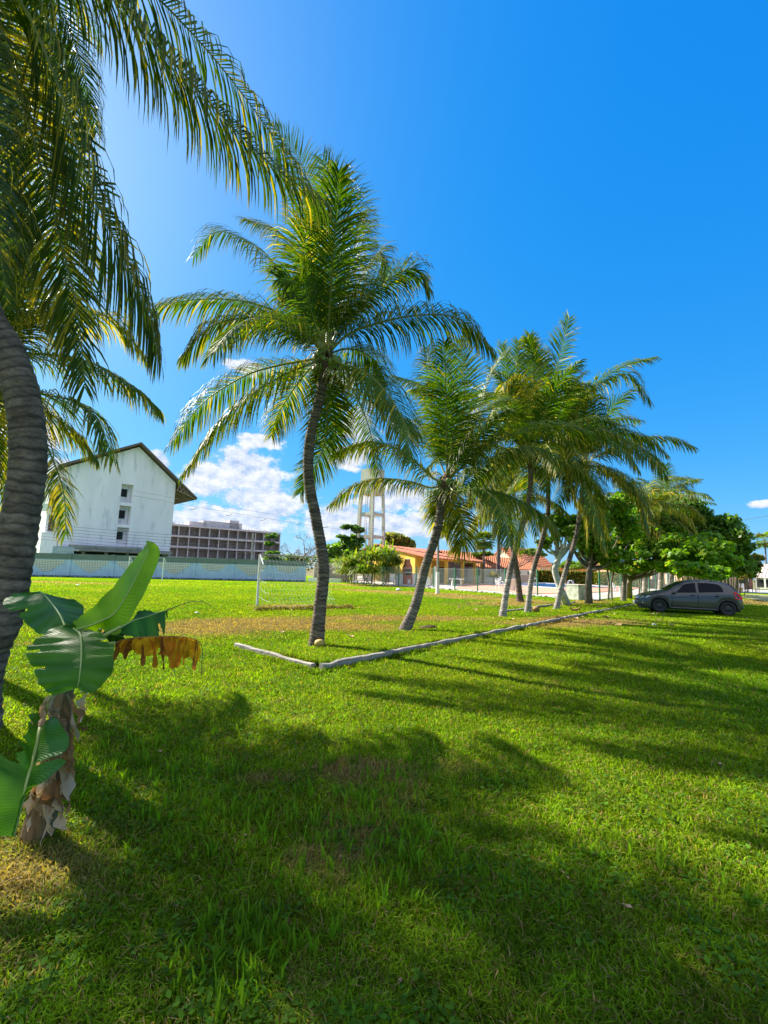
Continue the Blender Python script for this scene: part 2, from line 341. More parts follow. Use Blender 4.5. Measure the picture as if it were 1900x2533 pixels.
lk0 = ground(775, 1656)[:2]; lk1 = ground(582, 1603)[:2]
kerb('kerb', 'short broken concrete kerb left of the gap, below the tallest palm', lk0, lk1, .105, .10)
kerb('kerb', 'low thin kerb behind the white palm trunks, on the field side', KA+kd*12.2+kn*2.8, KA+kd*22+kn*2.8, .07, .1)

# grass blades -------------------------------------------------------------
def blades(x, y, h, wd, lean, col, seed=0):
    n = len(x); r = np.random.default_rng(seed); az = r.uniform(0, 2*math.pi, n); la = r.uniform(0, 2*math.pi, n)
    base = np.stack([x, y, H(x, y)+fieldz(x, y)-.004+np.where(H(x, y) > .001, .012, 0)], 1); wv = np.stack([np.cos(az), np.sin(az), np.zeros(n)], 1)*(wd/2)[:, None]
    lv = np.stack([np.cos(la), np.sin(la), np.zeros(n)], 1)*(h*lean)[:, None]
    up = np.array([0, 0, 1.0])*h[:, None]
    m = base+lv*.35+up*.55; tip = base+lv+up*(1-.35*lean)[:, None]
    V = np.stack([base-wv*.8, base+wv*.8, m+wv, m-wv, tip], 1); b = np.arange(n)[:, None]*5
    return V.reshape(-1, 3), b+np.array([[0, 1, 2, 3]]), b+np.array([[3, 2, 4]]), np.repeat(col, 5, 0)
def bladecol(x, y, r, green=1.0):
    n = len(x); c = gcol(x, y)*1.0; rr = r.uniform(0, 1, n)[:, None]
    c = c*(.45+.9*r.uniform(0, 1, n)[:, None])*(.55+.9*fbm(x, y, .16, 41))[:, None]; st = STRAW*(.40+.62*r.uniform(0, 1, (n, 1)))
    k = (r.uniform(0, 1, (n, 1)) < (.10+.55*drymask(x, y)[:, None])*green); return np.where(k, st, c)
def grass():
    r = np.random.default_rng(5); mb = MB()
    # radial density falling with distance from the viewpoint's side of the lawn
    n = 640000; rad = np.exp(r.uniform(math.log(1.35), math.log(46), n)); ang = r.uniform(-1.02, 1.02, n)
    x = rad*np.sin(ang); y = rad*np.cos(ang)
    clump = fbm(x, y, .22, 77); keep = (r.uniform(0, 1, n) < .35+1.1*clump)
    t, d = td(x, y); keep &= ~((d > -.06) & (d < .06) & (t > 0) & (t < KLEN)); x, y, rad, clump = x[keep], y[keep], rad[keep], clump[keep]; n = len(x)
    h = (.022+.035*r.uniform(0, 1, n)**1.5)*(.6+.9*clump)*(1+.02*rad); wd = (.0032+.002*r.uniform(0, 1, n))*(1+rad/5.5); lean = r.uniform(.2, 1.5, n)
    V, Q, Tt, C = blades(x, y, h, wd, lean, bladecol(x, y, r), 11); mb.add(V, Q, 0, C); mb.f.append((Tt, 0, False)); 
    # broad taller tufts in the foreground
    cx, cy = [], []
    for (u, v, ru, rvv, k) in ((650,2010,420,150,150),(420,1880,260,110,60),(560,2380,160,110,55),(950,1930,150,120,45),(240,1900,80,60,16),(880,2230,400,180,50),(130,1770,90,40,10),(1000,2120,200,80,36),(1700,2100,300,200,10)):
        for _ in range(k):
            g = ground(u+r.normal(0, .5)*ru, max(1600, v+r.normal(0, .5)*rvv)); cx.append(g[0]); cy.append(g[1])
    xs, ys = [], []
    for a, b in zip(cx, cy):
        k = r.integers(3, 9); xs += list(a+r.normal(0, .014, k)); ys += list(b+r.normal(0, .014, k))
    x = np.array(xs); y = np.array(ys); n = len(x); h = r.uniform(.06, .155, n); wd = r.uniform(.006, .0125, n); lean = r.uniform(.1, .55, n)
    V, Q, Tt, C = blades(x, y, h, wd, lean, np.array([.13, .26, .012])*(.6+.8*r.uniform(0, 1, (n, 1))), 12); o0 = mb.n; mb.add(V, Q, 0, C); mb.f.append((Tt+o0, 0, False))
    # uncut grass along the kerbs
    n = 26000; t_ = r.uniform(-.3, KLEN, n); d_ = r.choice([-1, 1], n)*(.055+np.abs(r.normal(0, .05, n))); x = KA[0]+kd[0]*t_+kn[0]*d_; y = KA[1]+kd[1]*t_+kn[1]*d_
    n2_ = 6000; t2 = r.uniform(0, 1, n2_); q1, q0 = ground(582, 1603)[:2], ground(775, 1656)[:2]; ln_ = nrm((q1-q0)[None])[0]; d2 = r.choice([-1, 1], n2_)*(.06+np.abs(r.normal(0, .05, n2_))); x = np.concatenate([x, q0[0]+(q1-q0)[0]*t2-ln_[1]*d2]); y = np.concatenate([y, q0[1]+(q1-q0)[1]*t2+ln_[0]*d2]); n = len(x)
    V, Q, Tt, C = blades(x, y, r.uniform(.03, .10, n)*(.5+fbm(x, y, .4, 8)), np.full(n, .006)*(1+np.hypot(x, y)/10), r.uniform(.1, .9, n), bladecol(x, y, r), 14); o0 = mb.n; mb.add(V, Q, 0, C); mb.f.append((Tt+o0, 0, False))
    # thin dry runners
    n = 16000; rad = np.exp(r.uniform(math.log(1.35), math.log(9), n)); ang = r.uniform(-.95, .95, n); x = rad*np.sin(ang); y = rad*np.cos(ang)
    V, Q, Tt, C = blades(x, y, r.uniform(.02, .06, n), np.full(n, .0026)*(1+rad/8), r.uniform(1, 3.2, n), STRAW*(.5+.9*r.uniform(0, 1, (n, 1))), 13); o0 = mb.n; mb.add(V, Q, 0, C); mb.f.append((Tt+o0, 0, False))
    # small round-leaved weeds
    n = 34000; rad = np.exp(r.uniform(math.log(1.35), math.log(12), n)); ang = r.uniform(-1, 1, n); x = rad*np.sin(ang); y = rad*np.cos(ang)
    k = fbm(x, y, .45, 99) > .52; x, y, rad = x[k], y[k], rad[k]; n = len(x); L = r.uniform(.008, .017, n)*(1+rad/14); az = r.uniform(0, 6.283, n)
    a = np.stack([np.cos(az), np.sin(az), r.uniform(-.4, .5, n)], 1)*L[:, None]; b = np.stack([-np.sin(az), np.cos(az), r.uniform(-.4, .4, n)], 1)*L[:, None]*.55
    c = np.stack([x, y, H(x, y)+fieldz(x, y)+r.uniform(.012, .045, n)], 1); V = np.stack([c-a, c-.2*a-b, c+.5*a-b*.8, c+a, c+.5*a+b*.8, c-.2*a+b], 1).reshape(-1, 3)
    q = np.arange(n)[:, None]*6; C = np.repeat(np.array([.075, .17, .012])*(.6+.9*r.uniform(0, 1, (n, 1))), 6, 0)
    mb.add(V, q+np.array([[0, 1, 2, 3]]), 0, C); mb.f.append((q+np.array([[0, 3, 4, 5]])+mb.n-len(V), 0, False))
    o = mb.build('grass', leafmat('grass_blades', .5, .65, (1.35, 1.3, .3), .12, nscale=2))
    tag(o, 'short patchy green lawn grass with taller tufts in front', 'grass', kind='stuff')
grass()

# ------------------------------------------------------------------ palms
PALMLEAF = leafmat('palm_leaf', .34, .5, (1.55, 1.7, .22), .22, nscale=3)
RACHIS = pm('palm_rachis', (.20, .22, .05), (.12, .13, .03), 3, .5)
def bark(name, c1, c2, ring=26.0, xy=3, lichen=0):
    m, t, out = mat_base(name); tc = N(t, 'ShaderNodeTexCoord'); a = N(t, 'ShaderNodeAttribute', attribute_name='Col')
    mp = N(t, 'ShaderNodeMapping'); mp.inputs['Scale'].default_value = (xy, xy, ring); lk(t, tc.outputs['Object'], mp.inputs[0])
    n = N(t, 'ShaderNodeTexNoise', i_Scale=1.0, i_Detail=7, i_Roughness=.7); lk(t, mp.outputs[0], n.inputs['Vector'])
    n2 = N(t, 'ShaderNodeTexNoise', i_Scale=(7 if xy == 3 else 22), i_Detail=8, i_Roughness=.75); lk(t, tc.outputs['Object'], n2.inputs['Vector'])
    mr = N(t, 'ShaderNodeMapRange'); mr.inputs['From Min'].default_value = .38; mr.inputs['From Max'].default_value = .62; lk(t, n.outputs['Fac'], mr.inputs['Value'])
    mx = N(t, 'ShaderNodeMix', data_type='RGBA'); lk(t, mr.outputs[0], mx.inputs['Factor']); mx.inputs['A'].default_value = (*c1, 1); mx.inputs['B'].default_value = (*c2, 1)
    vm = N(t, 'ShaderNodeVectorMath', operation='MULTIPLY'); lk(t, mx.outputs['Result'], vm.inputs[0]); lk(t, a.outputs['Color'], vm.inputs[1])
    s = math_(t, 'MULTIPLY_ADD', n2.outputs['Fac'], 1.3, .35); v3 = N(t, 'ShaderNodeVectorMath', operation='SCALE'); lk(t, vm.outputs[0], v3.inputs[0]); lk(t, s, v3.inputs['Scale'])
    p = N(t, 'ShaderNodeBsdfPrincipled', i_Roughness=.92); p.inputs['Specular IOR Level'].default_value = .2; lk(t, v3.outputs[0], p.inputs['Base Color'])
    b = N(t, 'ShaderNodeBump', i_Strength=1.0, i_Distance=.02); lk(t, math_(t, 'ADD', n.outputs['Fac'], n2.outputs['Fac']), b.inputs['Height']); lk(t, b.outputs[0], p.inputs['Normal'])
    lk(t, p.outputs[0], out.inputs[0]); return m
BARK = bark('palm_bark', (.23, .18, .14), (.075, .055, .045))
BARK1 = bark('near_palm_bark', (.23, .175, .135), (.095, .07, .052), 13.0, 5)
FIBRE = pm('palm_fibre', (.13, .075, .035), (.04, .025, .015), 8, .95, .6)
NUTG = pm('coconut_green', (.14, .20, .03), (.10, .15, .02), 4, .45)
NUTB = pm('coconut_husk', (.34, .19, .06), (.20, .11, .04), 6, .8)

TONE = 1.0
def frond_mesh(P, L=.78, n=80, droop=.5, wd=.040, start=.16, age=.3, seed=0, side=None, roll_=0.0, seg=4, yellow=0.0, rr=.026):
    n = int(n*1.4); wd *= .70; L *= 1.32; droop *= 1.2
    r = np.random.default_rng(seed); K = 44; P = spline(P, K); T = nrm(np.gradient(P, axis=0))
    if side is None:
        h = P[-1]-P[0]; h[2] = 0
        side = np.array([h[1], -h[0], 0.0]) if np.linalg.norm(h) > .5 else np.array([1.0, 0, 0])
    side = nrm(np.asarray(side, float)); mb = MB()
    s = start+(1-start)*((np.arange(n)+.5)/n); s = np.repeat(s, 2)+r.normal(0, .15/n, 2*n); s = np.clip(s, 0, .998); sg = np.tile([-1.0, 1.0], n)
    q = s*(K-1); i = np.minimum(q.astype(int), K-2); f = (q-i)[:, None]; B = P[i]*(1-f)+P[i+1]*f; Tn = nrm(T[i]*(1-f)+T[i+1]*f)
    Sv = nrm(side-Tn*(Tn@side)[:, None]); Nn = nrm(np.cross(Sv, Tn)); 
    Nn = np.where((Nn[:, 2:3] < 0) & (np.abs(Tn[:, 2:3]) < .97), -Nn, Nn)
    ro = roll_+.15*np.sin(s*4+seed); Sv, Nn = Sv*np.cos(ro)[:, None]+Nn*np.sin(ro)[:, None], Nn*np.cos(ro)[:, None]-Sv*np.sin(ro)[:, None]
    ang = np.radians(72-44*s**1.5)+r.normal(0, .07, 2*n); vee = np.radians((20-14*s) if age < .3 else (2-10*s))+r.normal(0, .13, 2*n)
    d = nrm(Tn*np.cos(ang)[:, None]+np.sin(ang)[:, None]*(Sv*(sg*np.cos(vee))[:, None]+Nn*np.sin(vee)[:, None]))
    u = (s-start)/(1-start); prof = np.interp(u, [0, .12, .35, .65, .88, 1], [.62, .88, 1, .88, .58, .36])
    ln = L*prof*r.uniform(.86, 1.06, 2*n); dr = droop*r.uniform(.6, 1.4, 2*n)
    short = r.uniform(0, 1, 2*n) < .04+.10*age; ln = np.where(short, ln*r.uniform(.3, .7, 2*n), ln)
    wprof = [.55, 1.0, .9, .6, 0][:seg+1] if seg == 4 else list(np.interp(np.linspace(0, 1, seg+1), [0, .3, .7, 1], [.55, 1, .8, 0]))
    pos = B.copy(); rings = []; kink = r.integers(1, seg, 2*n); kk = r.uniform(0, 1, 2*n) < .10+.15*age
    for k in range(seg+1):
        wv = nrm(Tn-d*np.sum(Tn*d, 1)[:, None]); wv = wv*(wd/2*wprof[k]*r.uniform(.8, 1.15, 2*n)*(.75+.25*prof))[:, None]
        if k < seg: rings.append(pos-wv); rings.append(pos+wv)
        else: rings.append(pos)
        pos = pos+d*(ln/seg)[:, None]; g = dr*(.35+.5*k)/seg*3.7; g = np.where(kk & (kink == k), g+.9, g)
        d = nrm(d+np.array([0, 0, -1.0])*g[:, None]+r.normal(0, .03, (2*n, 3)))
    m = 2*seg+1; V = np.stack(rings, 1).reshape(-1, 3); b = np.arange(2*n)[:, None]*m
    # colours: green, yellower with age and towards the tip, brown ends on old fronds
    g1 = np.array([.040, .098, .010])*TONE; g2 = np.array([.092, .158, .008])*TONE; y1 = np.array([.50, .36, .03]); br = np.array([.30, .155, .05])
    mixv = np.clip(r.normal(.35+.25*age, .22, 2*n), 0, 1)[:, None]; c = g1*(1-mixv)+g2*mixv
    yy = (r.uniform(0, 1, 2*n) < yellow*(1.15-.5*u))[:, None]*r.uniform(.4, 1, (2*n, 1)); c = c*(1-yy)+y1*yy
    C = np.repeat(c[:, None], m, 1); tipw = np.array([0, 0, 0, 0, .15, .15, .5, .5, 1.0])[:m] if seg == 4 else np.linspace(0, 1, m)**3
    tb = np.clip(r.normal(.08+.5*age, .28, 2*n), 0, 1)[:, None, None]*tipw[None, :, None]; C = C*(1-tb)+(y1*.5+br*.5)*tb
    Fq = [np.concatenate([b+2*k, b+2*k+1, b+2*k+3, b+2*k+2], 1) for k in range(seg-1)]
    mb.add(V, np.concatenate(Fq), 0, C.reshape(-1, 3)); mb.f.append((np.concatenate([b+2*seg-2, b+2*seg-1, b+2*seg], 1), 0, False))
    mb.tube(P[::2], np.interp(np.linspace(0, 1, len(P[::2])), [0, .06, .16, 1], [rr*1.9, rr*1.2, rr, .004]), 6, 1)
    return mb
def arc(c, az, el, L, k, n=7):
    p = np.array(c, float); pts = [p.copy()]; d = np.array([math.sin(az)*math.cos(el), math.cos(az)*math.cos(el), math.sin(el)])
    for i in range(n-1):
        p = p+d*L/(n-1); pts.append(p.copy()); d = nrm(d+np.array([0, 0, -k*(.4+i*.25)*2/(n-1)]))
    return np.array(pts)
def trunk_mesh(P, r0_, r1_, white=0, seed=0, ring=.075, sides=18, flare=.35, amp=.10):
    P = spline(P, 60); L = np.sum(np.linalg.norm(np.diff(P, axis=0), axis=1)); k = int(L/ring)*4; P = spline(P, k); s = np.linspace(0, L, k); r = np.random.default_rng(seed)
    rad = r0_+(r1_-r0_)*(s/L)**.7+r0_*flare*np.exp(-s/.28); ph = (np.arange(k) % 4)/4
    rj = np.repeat(r.uniform(.6, 1.4, k//4+1), 4)[:k]; rad = rad*(1+amp*(ph-.4)*rj)+r.normal(0, .0015, k)
    mb = MB(); z = P[:, 2]-P[0, 2]; w_ = white*(1-sstep(1.0, 2.1, z+r.normal(0, .12, k))); 
    col = np.ones((k, 3))*(1-w_[:, None])+np.array([2.5, 2.8, 3.2])*w_[:, None]
    col *= (np.repeat(r.uniform(.75, 1.2, k//4+1), 4)[:k])[:, None]; col *= np.where(ph < .2, .42, 1.0)[:, None]
    mb.tube(P, rad, sides, 0, col, True, True); V = mb.v[0]
    n1 = fbm(V[:, 2]*3, np.arctan2(V[:, 1]-np.repeat(P[:, 1], sides), V[:, 0]-np.repeat(P[:, 0], sides))*.7, .35, seed)[:, None]
    V += (V-np.repeat(P, sides, 0))*(n1-.5)*.10
    an = np.tile(np.arange(sides)*2*math.pi/sides, k); V[:, 2] += ring*.55*(vnoise(np.cos(an)*1.5+5, np.sin(an)*1.5+np.repeat(s, sides)*2.5, 1.0, seed)-.5)*sstep(0, .3, np.repeat(s, sides))
    return mb
def palm(label, trunk_px, Y, crown, spec, n_auto, L=4.0, r=(.15, .11), white=0, nuts=8, seed=0, leafL=.8, nleaf=78, yellow=.1, lean=None, avoid=None, coconut=True, group='coconut palms', wdl=.040, Ytop=None, dead=5, rr=.026, auto=None, tk={}):
    global TONE
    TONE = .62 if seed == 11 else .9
    Ytop = Ytop or Y; r_ = np.random.default_rng(seed+100)
    b = trunk_px[0]; base = at(b[0], b[1], Y) if len(b) == 2 else np.array(b, float); k = len(trunk_px)
    T_P = [base]+[at(u, v, Y+(Ytop-Y)*(i+1)/k) for i, (u, v) in enumerate(trunk_px[1:])]
    C = at(crown[0], crown[1], Ytop); T_P.append(C-np.array([0, 0, .05])); T_P[0][2] = float(H(T_P[0][0], T_P[0][1]))-.05
    th = Thing('coconut_palm', label, 'palm tree', (T_P[0][0], T_P[0][1], 0), group)
    th.part('trunk', trunk_mesh(T_P, r[0], r[1], white, seed, **tk), BARK1 if seed == 11 else BARK)
    sd_ = seed*50
    for q, sp in enumerate(spec):
        pts = sp['p']; dY = sp.get('dY', 0); m = len(pts); P = [C+np.array([0, 0, sp.get('z', 0)])]
        for i_, pt in enumerate(pts): P.append(at(pt[0], pt[1], Ytop+dY*((i_+1)/m)**.8))
        age = sp.get('age', .3)
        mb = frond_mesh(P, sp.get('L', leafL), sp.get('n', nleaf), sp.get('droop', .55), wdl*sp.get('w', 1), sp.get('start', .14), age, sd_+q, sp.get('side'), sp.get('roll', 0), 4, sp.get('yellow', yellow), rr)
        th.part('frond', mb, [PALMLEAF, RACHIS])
    az0 = r_.uniform(0, 6.28)
    for i_ in range(n_auto):
        if auto: az, el, a_ = auto[i_]
        else:
            a_ = (i_+.5)/n_auto; az = az0+i_*2.3999; el = R_(82-105*a_)
        P = arc(C, az, el, L*r_.uniform(.85, 1.08)*(.82+.3*math.sin(a_*3)), .55+.5*a_)
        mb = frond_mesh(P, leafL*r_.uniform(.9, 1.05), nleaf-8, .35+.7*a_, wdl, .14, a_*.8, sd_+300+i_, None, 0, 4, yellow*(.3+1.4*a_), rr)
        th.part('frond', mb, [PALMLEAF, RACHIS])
    for i_ in range(nuts):
        a = r_.uniform(0, 6.28); mb = MB(); rad = r[1]+.06+r_.uniform(0, .16); c = C+np.array([math.cos(a)*rad, math.sin(a)*rad, -.05-r_.uniform(0, .32)])
        mb.sphere(c, (.085, .085, .105), 0, 12, 8, None); mb.tube([C, c+np.array([0, 0, .09])], .012, 4, 1); th.part('coconut', mb, [NUTG, RACHIS])
    for i_ in range(nuts//2):
        a = r_.uniform(0, 6.28); mb = MB(); d_ = np.array([math.cos(a), math.sin(a), 0]); p0 = C+d_*r[1]*.6; e = p0+d_*.35+np.array([0, 0, r_.uniform(.1, .35)])
        mb.tube(spline([p0, (p0+e)/2+[0, 0, .08], e], 6), .014, 5)
        for _ in range(16): q_ = p0+(e-p0)*r_.uniform(.4, 1); mb.tube([q_, q_+d_*.1+r_.normal(0, .07, 3), q_+d_*.14+r_.normal(0, .1, 3)-[0, 0, .14]], .007, 3)
        th.part('flower_stalk', mb, pm('pale_yellow_stalk', (.50, .46, .14), (.40, .34, .08), 6, .7))
    if dead:
        mb = MB()
        for i_ in range(dead*4):
            a = r_.uniform(0, 6.28); o = np.array([math.cos(a), math.sin(a), 0]); l = r_.uniform(.25, .7); wv = np.array([-o[1], o[0], 0])*r_.uniform(.03, .07); p0 = C+o*r[1]*.9+np.array([0, 0, r_.uniform(-.25, .15)]); p1 = p0+o*.2+np.array([0, 0, -l*.35]); p2 = p0+o*r_.uniform(.05, .28)+np.array([0, 0, -l])
            mb.add([p0-wv, p0+wv, p1+wv, p1-wv, p2], [[0, 1, 2, 3]], 0); o_ = mb.n-5; mb.f.append((np.array([[3, 2, 4]])+o_, 0, False))
        mb.sphere(C-np.array([0, 0, .12]), (r[1]*1.5, r[1]*1.5, .38), 0, 12, 8, None, .06)
        th.part('dead_sheath', mb, FIBRE)
    return th
c8 = lambda *a: [(400+x/1.952, 300+y/1.952) for x, y in a]
c1 = lambda *a: [(1100+x/2.37, 760+y/2.37) for x, y in a]
c3 = lambda *a: [(780+x/3.53, 1100+y/3.53) for x, y in a]
c9 = lambda *a: [(x/3.16, 700+y/3.16) for x, y in a]
c7 = lambda *a: [(x/2.074, y/2.074) for x, y in a]
def F(p, **k): return dict(p=p, **k)

# tallest palm in the middle
palm('tallest coconut palm with dark curved trunk and green coconuts, nearest the kerb gap',
     [(782, 1598), (792, 1500), (800, 1400), (783, 1290), (763, 1180), (768, 1080), (788, 1000), (800, 935)], 9.3, (808, 878),
     [F(c8((740,960),(620,800),(480,620),(270,530),(155,650)), dY=1.2, age=.4, droop=.6, yellow=.08),
      F(c8((640,960),(400,870),(180,860),(0,890),(-45,915)), dY=-.5, age=.4, droop=.7, yellow=.15),
      F(c8((690,1030),(560,960),(450,945),(250,985),(105,1130)), dY=-1.0, age=.5, droop=1.0, yellow=.12),
      F(c8((720,1150),(560,1180),(400,1230),(200,1360),(50,1555)), dY=.6, age=.6, droop=.8, yellow=.15),
      F(c8((720,1170),(600,1220),(430,1320),(260,1470),(115,1680)), dY=-1.1, age=.6, droop=.9, yellow=.12),
      F(c8((820,950),(850,740),(872,560),(850,350),(780,190)), dY=-.3, age=.1, droop=.3, side=(1,.2,0), L=.95),
      F(c8((800,950),(790,740),(760,500),(690,230),(540,20)), dY=.5, age=.1, droop=.25, side=(1,-.3,0), L=.85),
      F(c8((770,950),(700,760),(640,620),(560,530),(400,470)), dY=1.3, age=.3, droop=.5, yellow=.4, side=(.6,.8,0), L=.8),
      F(c8((840,940),(900,740),(940,560),(975,440)), dY=.8, age=.2, droop=.6, L=.85),
      F(c8((760,940),(690,700),(700,520),(760,380)), dY=-1.4, age=.2, droop=.4, yellow=.25, side=(1,.3,0), L=.75),
      F(c8((860,930),(930,820),(990,710),(1055,630),(1085,720)), dY=.9, age=.3, droop=.6),
      F(c8((890,930),(980,850),(1100,760),(1220,710),(1290,800)), dY=-.4, age=.35, droop=.7, yellow=.12),
      F(c8((900,1030),(1060,970),(1260,935),(1440,955),(1590,1095)), dY=-.4, age=.4, droop=1.0, L=.85),
      F(c8((880,1100),(960,1110),(1040,1170),(1080,1280)), dY=1.4, age=.5, droop=.8),
      F(c8((860,1170),(980,1210),(1100,1330),(1180,1480),(1200,1640)), dY=-1.5, age=.5, droop=.5, side=(1,.5,.3)),
      F(c8((870,1180),(1010,1260),(1130,1400),(1225,1500)), dY=.5, age=.6, droop=.8),
      F(c8((790,1230),(800,1400),(780,1580),(670,1795)), dY=1.6, age=.5, droop=.2, side=(1,0,0), L=.7),
      F(c8((800,1240),(830,1380),(840,1520),(820,1600)), dY=2.0, age=.4, droop=.3, side=(1,0,0), L=.65),
      F(c8((720,1190),(640,1290),(560,1420),(530,1520)), dY=1.9, age=.6, droop=.6, yellow=.4),
      F(c8((740,980),(700,850),(640,780),(560,760)), dY=-1.8, age=.2, droop=.5, side=(.5,.8,0)),
     ], 5, auto=[(R_(170), R_(55), .1), (R_(10), R_(60), .1), (R_(60), R_(62), .1), (R_(20), R_(-5), .6), (R_(200), R_(0), .6)], nuts=12, seed=1, r=(.135, .10), nleaf=92, yellow=.05)
# second palm leaning right
palm('second palm in the row, leaning right, with rough pale trunk and dark ragged crown base',
     [(1000, 1557), (1030, 1490), (1053, 1400), (1080, 1320), (1092, 1250)], 12.05, (1106, 1188),
     [F(c8((1320,1730),(1220,1640),(1110,1570),(980,1550),(830,1605)), dY=-.6, age=.4, droop=.9, yellow=.1, L=.9),
      F(c8((1310,1770),(1200,1740),(1060,1725),(930,1760),(822,1845)), dY=.8, age=.6, droop=.9, yellow=.3),
      F(c8((1390,1640),(1350,1440),(1270,1290),(1130,1230)), dY=1.0, age=.4, droop=.8),
      F(c8((1400,1600),(1400,1400),(1330,1270),(1220,1290)), dY=-1.3, age=.3, droop=.6, L=.8),
      F(c8((1425,1640),(1450,1440),(1462,1240),(1440,1060)), dY=-.3, age=.1, droop=.15, side=(1,.2,0), L=.85),
      F(c8((1400,1600),(1340,1400),(1290,1180),(1280,1095)), dY=1.2, age=.2, droop=.3, side=(1,-.3,0)),
      F(c8((1445,1640),(1520,1440),(1590,1220),(1650,1130)), dY=.3, age=.1, droop=.3),
      F(c1((90,920),(200,760),(300,640),(380,600)), dY=-1.0, age=.3, droop=.6),
      F(c1((80,1040),(250,900),(420,830),(560,830),(650,890)), dY=-1.5, age=.4, droop=.9),
      F(c1((60,1080),(200,1060),(300,1130),(360,1250),(380,1400)), dY=-2.2, age=.4, droop=.7),
      F(c1((100,1070),(300,1080),(470,1150),(600,1240),(660,1330)), dY=-.6, age=.5, droop=.9, L=.85),
      F(c3((1160,400),(1230,560),(1290,700),(1300,850),(1230,930)), dY=.8, age=.7, droop=.6, yellow=.7),
      F(c3((1110,420),(1060,520),(1000,600)), dY=1.5, age=.8, droop=.8, yellow=.5, L=.6),
      F(c3((1110,430),(1110,560),(1150,700),(1130,800)), dY=2.0, age=.6, droop=.3, side=(1,0,0), yellow=.2),
     ], 7, nuts=9, seed=2, r=(.135, .11), white=.25, nleaf=84, yellow=.06, dead=8, auto=[(R_(20), R_(45), .3), (R_(330), R_(60), .2), (R_(60), R_(65), .2), (R_(190), R_(60), .2), (R_(0), R_(10), .5), (R_(110), R_(40), .3), (R_(50), R_(0), .6)])
palm('slim white-trunked palm third in the row, trunk leaning right from the kerb bed',
     [(1243, 1524), (1253, 1460), (1266, 1395), (1283, 1330), (1303, 1260), (1312, 1200)], 16.6, (1312, 1130),
     [F([(1300,1060),(1280,970),(1281,844)], dY=.5, age=.1, droop=.3, side=(1,0,0)),
      F([(1295,1060),(1262,960),(1243,853)], dY=-.3, age=.1, droop=.3, side=(1,.3,0)),
      F([(1315,1040),(1318,930),(1311,828)], dY=.8, age=.1, droop=.3, side=(1,0,0)),
      F([(1310,1000),(1285,945),(1250,945),(1215,1030)], dY=-1.0, age=.5, droop=.7, yellow=.85, L=.85),
      F([(1270,1060),(1220,1040),(1180,1080),(1165,1150)], dY=-1.2, age=.5, droop=.8, yellow=.15),
      F([(1290,1120),(1245,1140),(1210,1200),(1195,1290)], dY=1.0, age=.6, droop=.8, yellow=.4),
      ], 16, nuts=7, seed=3, wdl=.062, r=(.115, .09), white=1, L=3.9, yellow=.10, nleaf=66)
palm('white-based palm fourth in the row, crown reaching highest of the group, trunk brown above',
     [(1305, 1513), (1312, 1450), (1322, 1400), (1340, 1340), (1355, 1270), (1356, 1190)], 18.7, (1360, 1090),
     [F(c1((620,650),(640,430),(690,240),(730,65)), dY=.2, age=.1, droop=.15, side=(1,.2,0), L=1.0),
      F(c1((600,650),(560,430),(520,280),(500,160)), dY=.6, age=.1, droop=.3, side=(1,0,0), L=.95),
      F(c1((700,650),(800,520),(920,440),(1080,395),(1205,550)), dY=-.4, age=.4, droop=.7, L=1.0),
      F(c1((560,760),(680,745),(755,830),(775,960)), dY=-2.2, age=.5, droop=.8, yellow=.35, L=.9),
      F(c1((700,850),(780,960),(870,1160),(945,1420)), dY=-1.6, age=.6, droop=.8, yellow=.2, L=1.0),
      F(c1((560,830),(430,850),(300,890),(160,1030)), dY=-1.8, age=.4, droop=.9, L=1.0),
      F(c1((700,900),(760,1080),(830,1230),(840,1370)), dY=-.6, age=.8, droop=.6, yellow=.8, L=.9),
      F(c1((540,640),(440,560),(330,560),(260,640)), dY=.4, age=.3, droop=.6, yellow=.3, L=.9),
      F(c1((680,640),(760,560),(800,500),(840,540)), dY=1.0, age=.3, droop=.6),
      ], 16, nuts=6, seed=4, wdl=.062, r=(.115, .09), white=.9, L=4.6, leafL=.95, yellow=.05, nleaf=66)
palm('white-based palm fifth in the row, crossing in front of the crooked tree, leaning right',
     [(1376, 1507), (1386, 1460), (1400, 1410), (1416, 1360), (1428, 1310), (1438, 1240)], 20.5, (1444, 1150),
     [F(c1((820,790),(900,700),(1010,650),(1140,665)), dY=1.0, age=.3, droop=.6, L=.95),
      F(c1((860,820),(1000,775),(1180,845),(1295,985)), dY=-.6, age=.5, droop=1.0, L=1.05),
      F(c1((860,900),(1000,980),(1130,1110),(1200,1320)), dY=-1.6, age=.6, droop=.8, yellow=.25, L=1.0),
      F(c1((820,860),(900,760),(1060,740),(1180,770)), dY=1.8, age=.3, droop=.7, L=.9),
      F(c1((800,1000),(900,1150),(960,1330)), dY=-.2, age=.8, droop=.6, yellow=.6, L=.9),
      F(c1((800,760),(800,600),(780,470)), dY=.6, age=.1, droop=.3, side=(1,0,0)),
      ], 16, nuts=5, seed=5, wdl=.062, r=(.12, .095), white=.9, L=4.4, leafL=.95, yellow=.10, nleaf=66)
palm('brown ringed palm leaning left behind the white trunks, standing on the pool side',
     [(1287, 1485), (1281, 1430), (1272, 1370), (1262, 1300)], 25.5, (1258, 1235), [], 20, nuts=4, seed=6, wdl=.062, r=(.18, .11), L=4.2, leafL=.9, yellow=.35, nleaf=60)
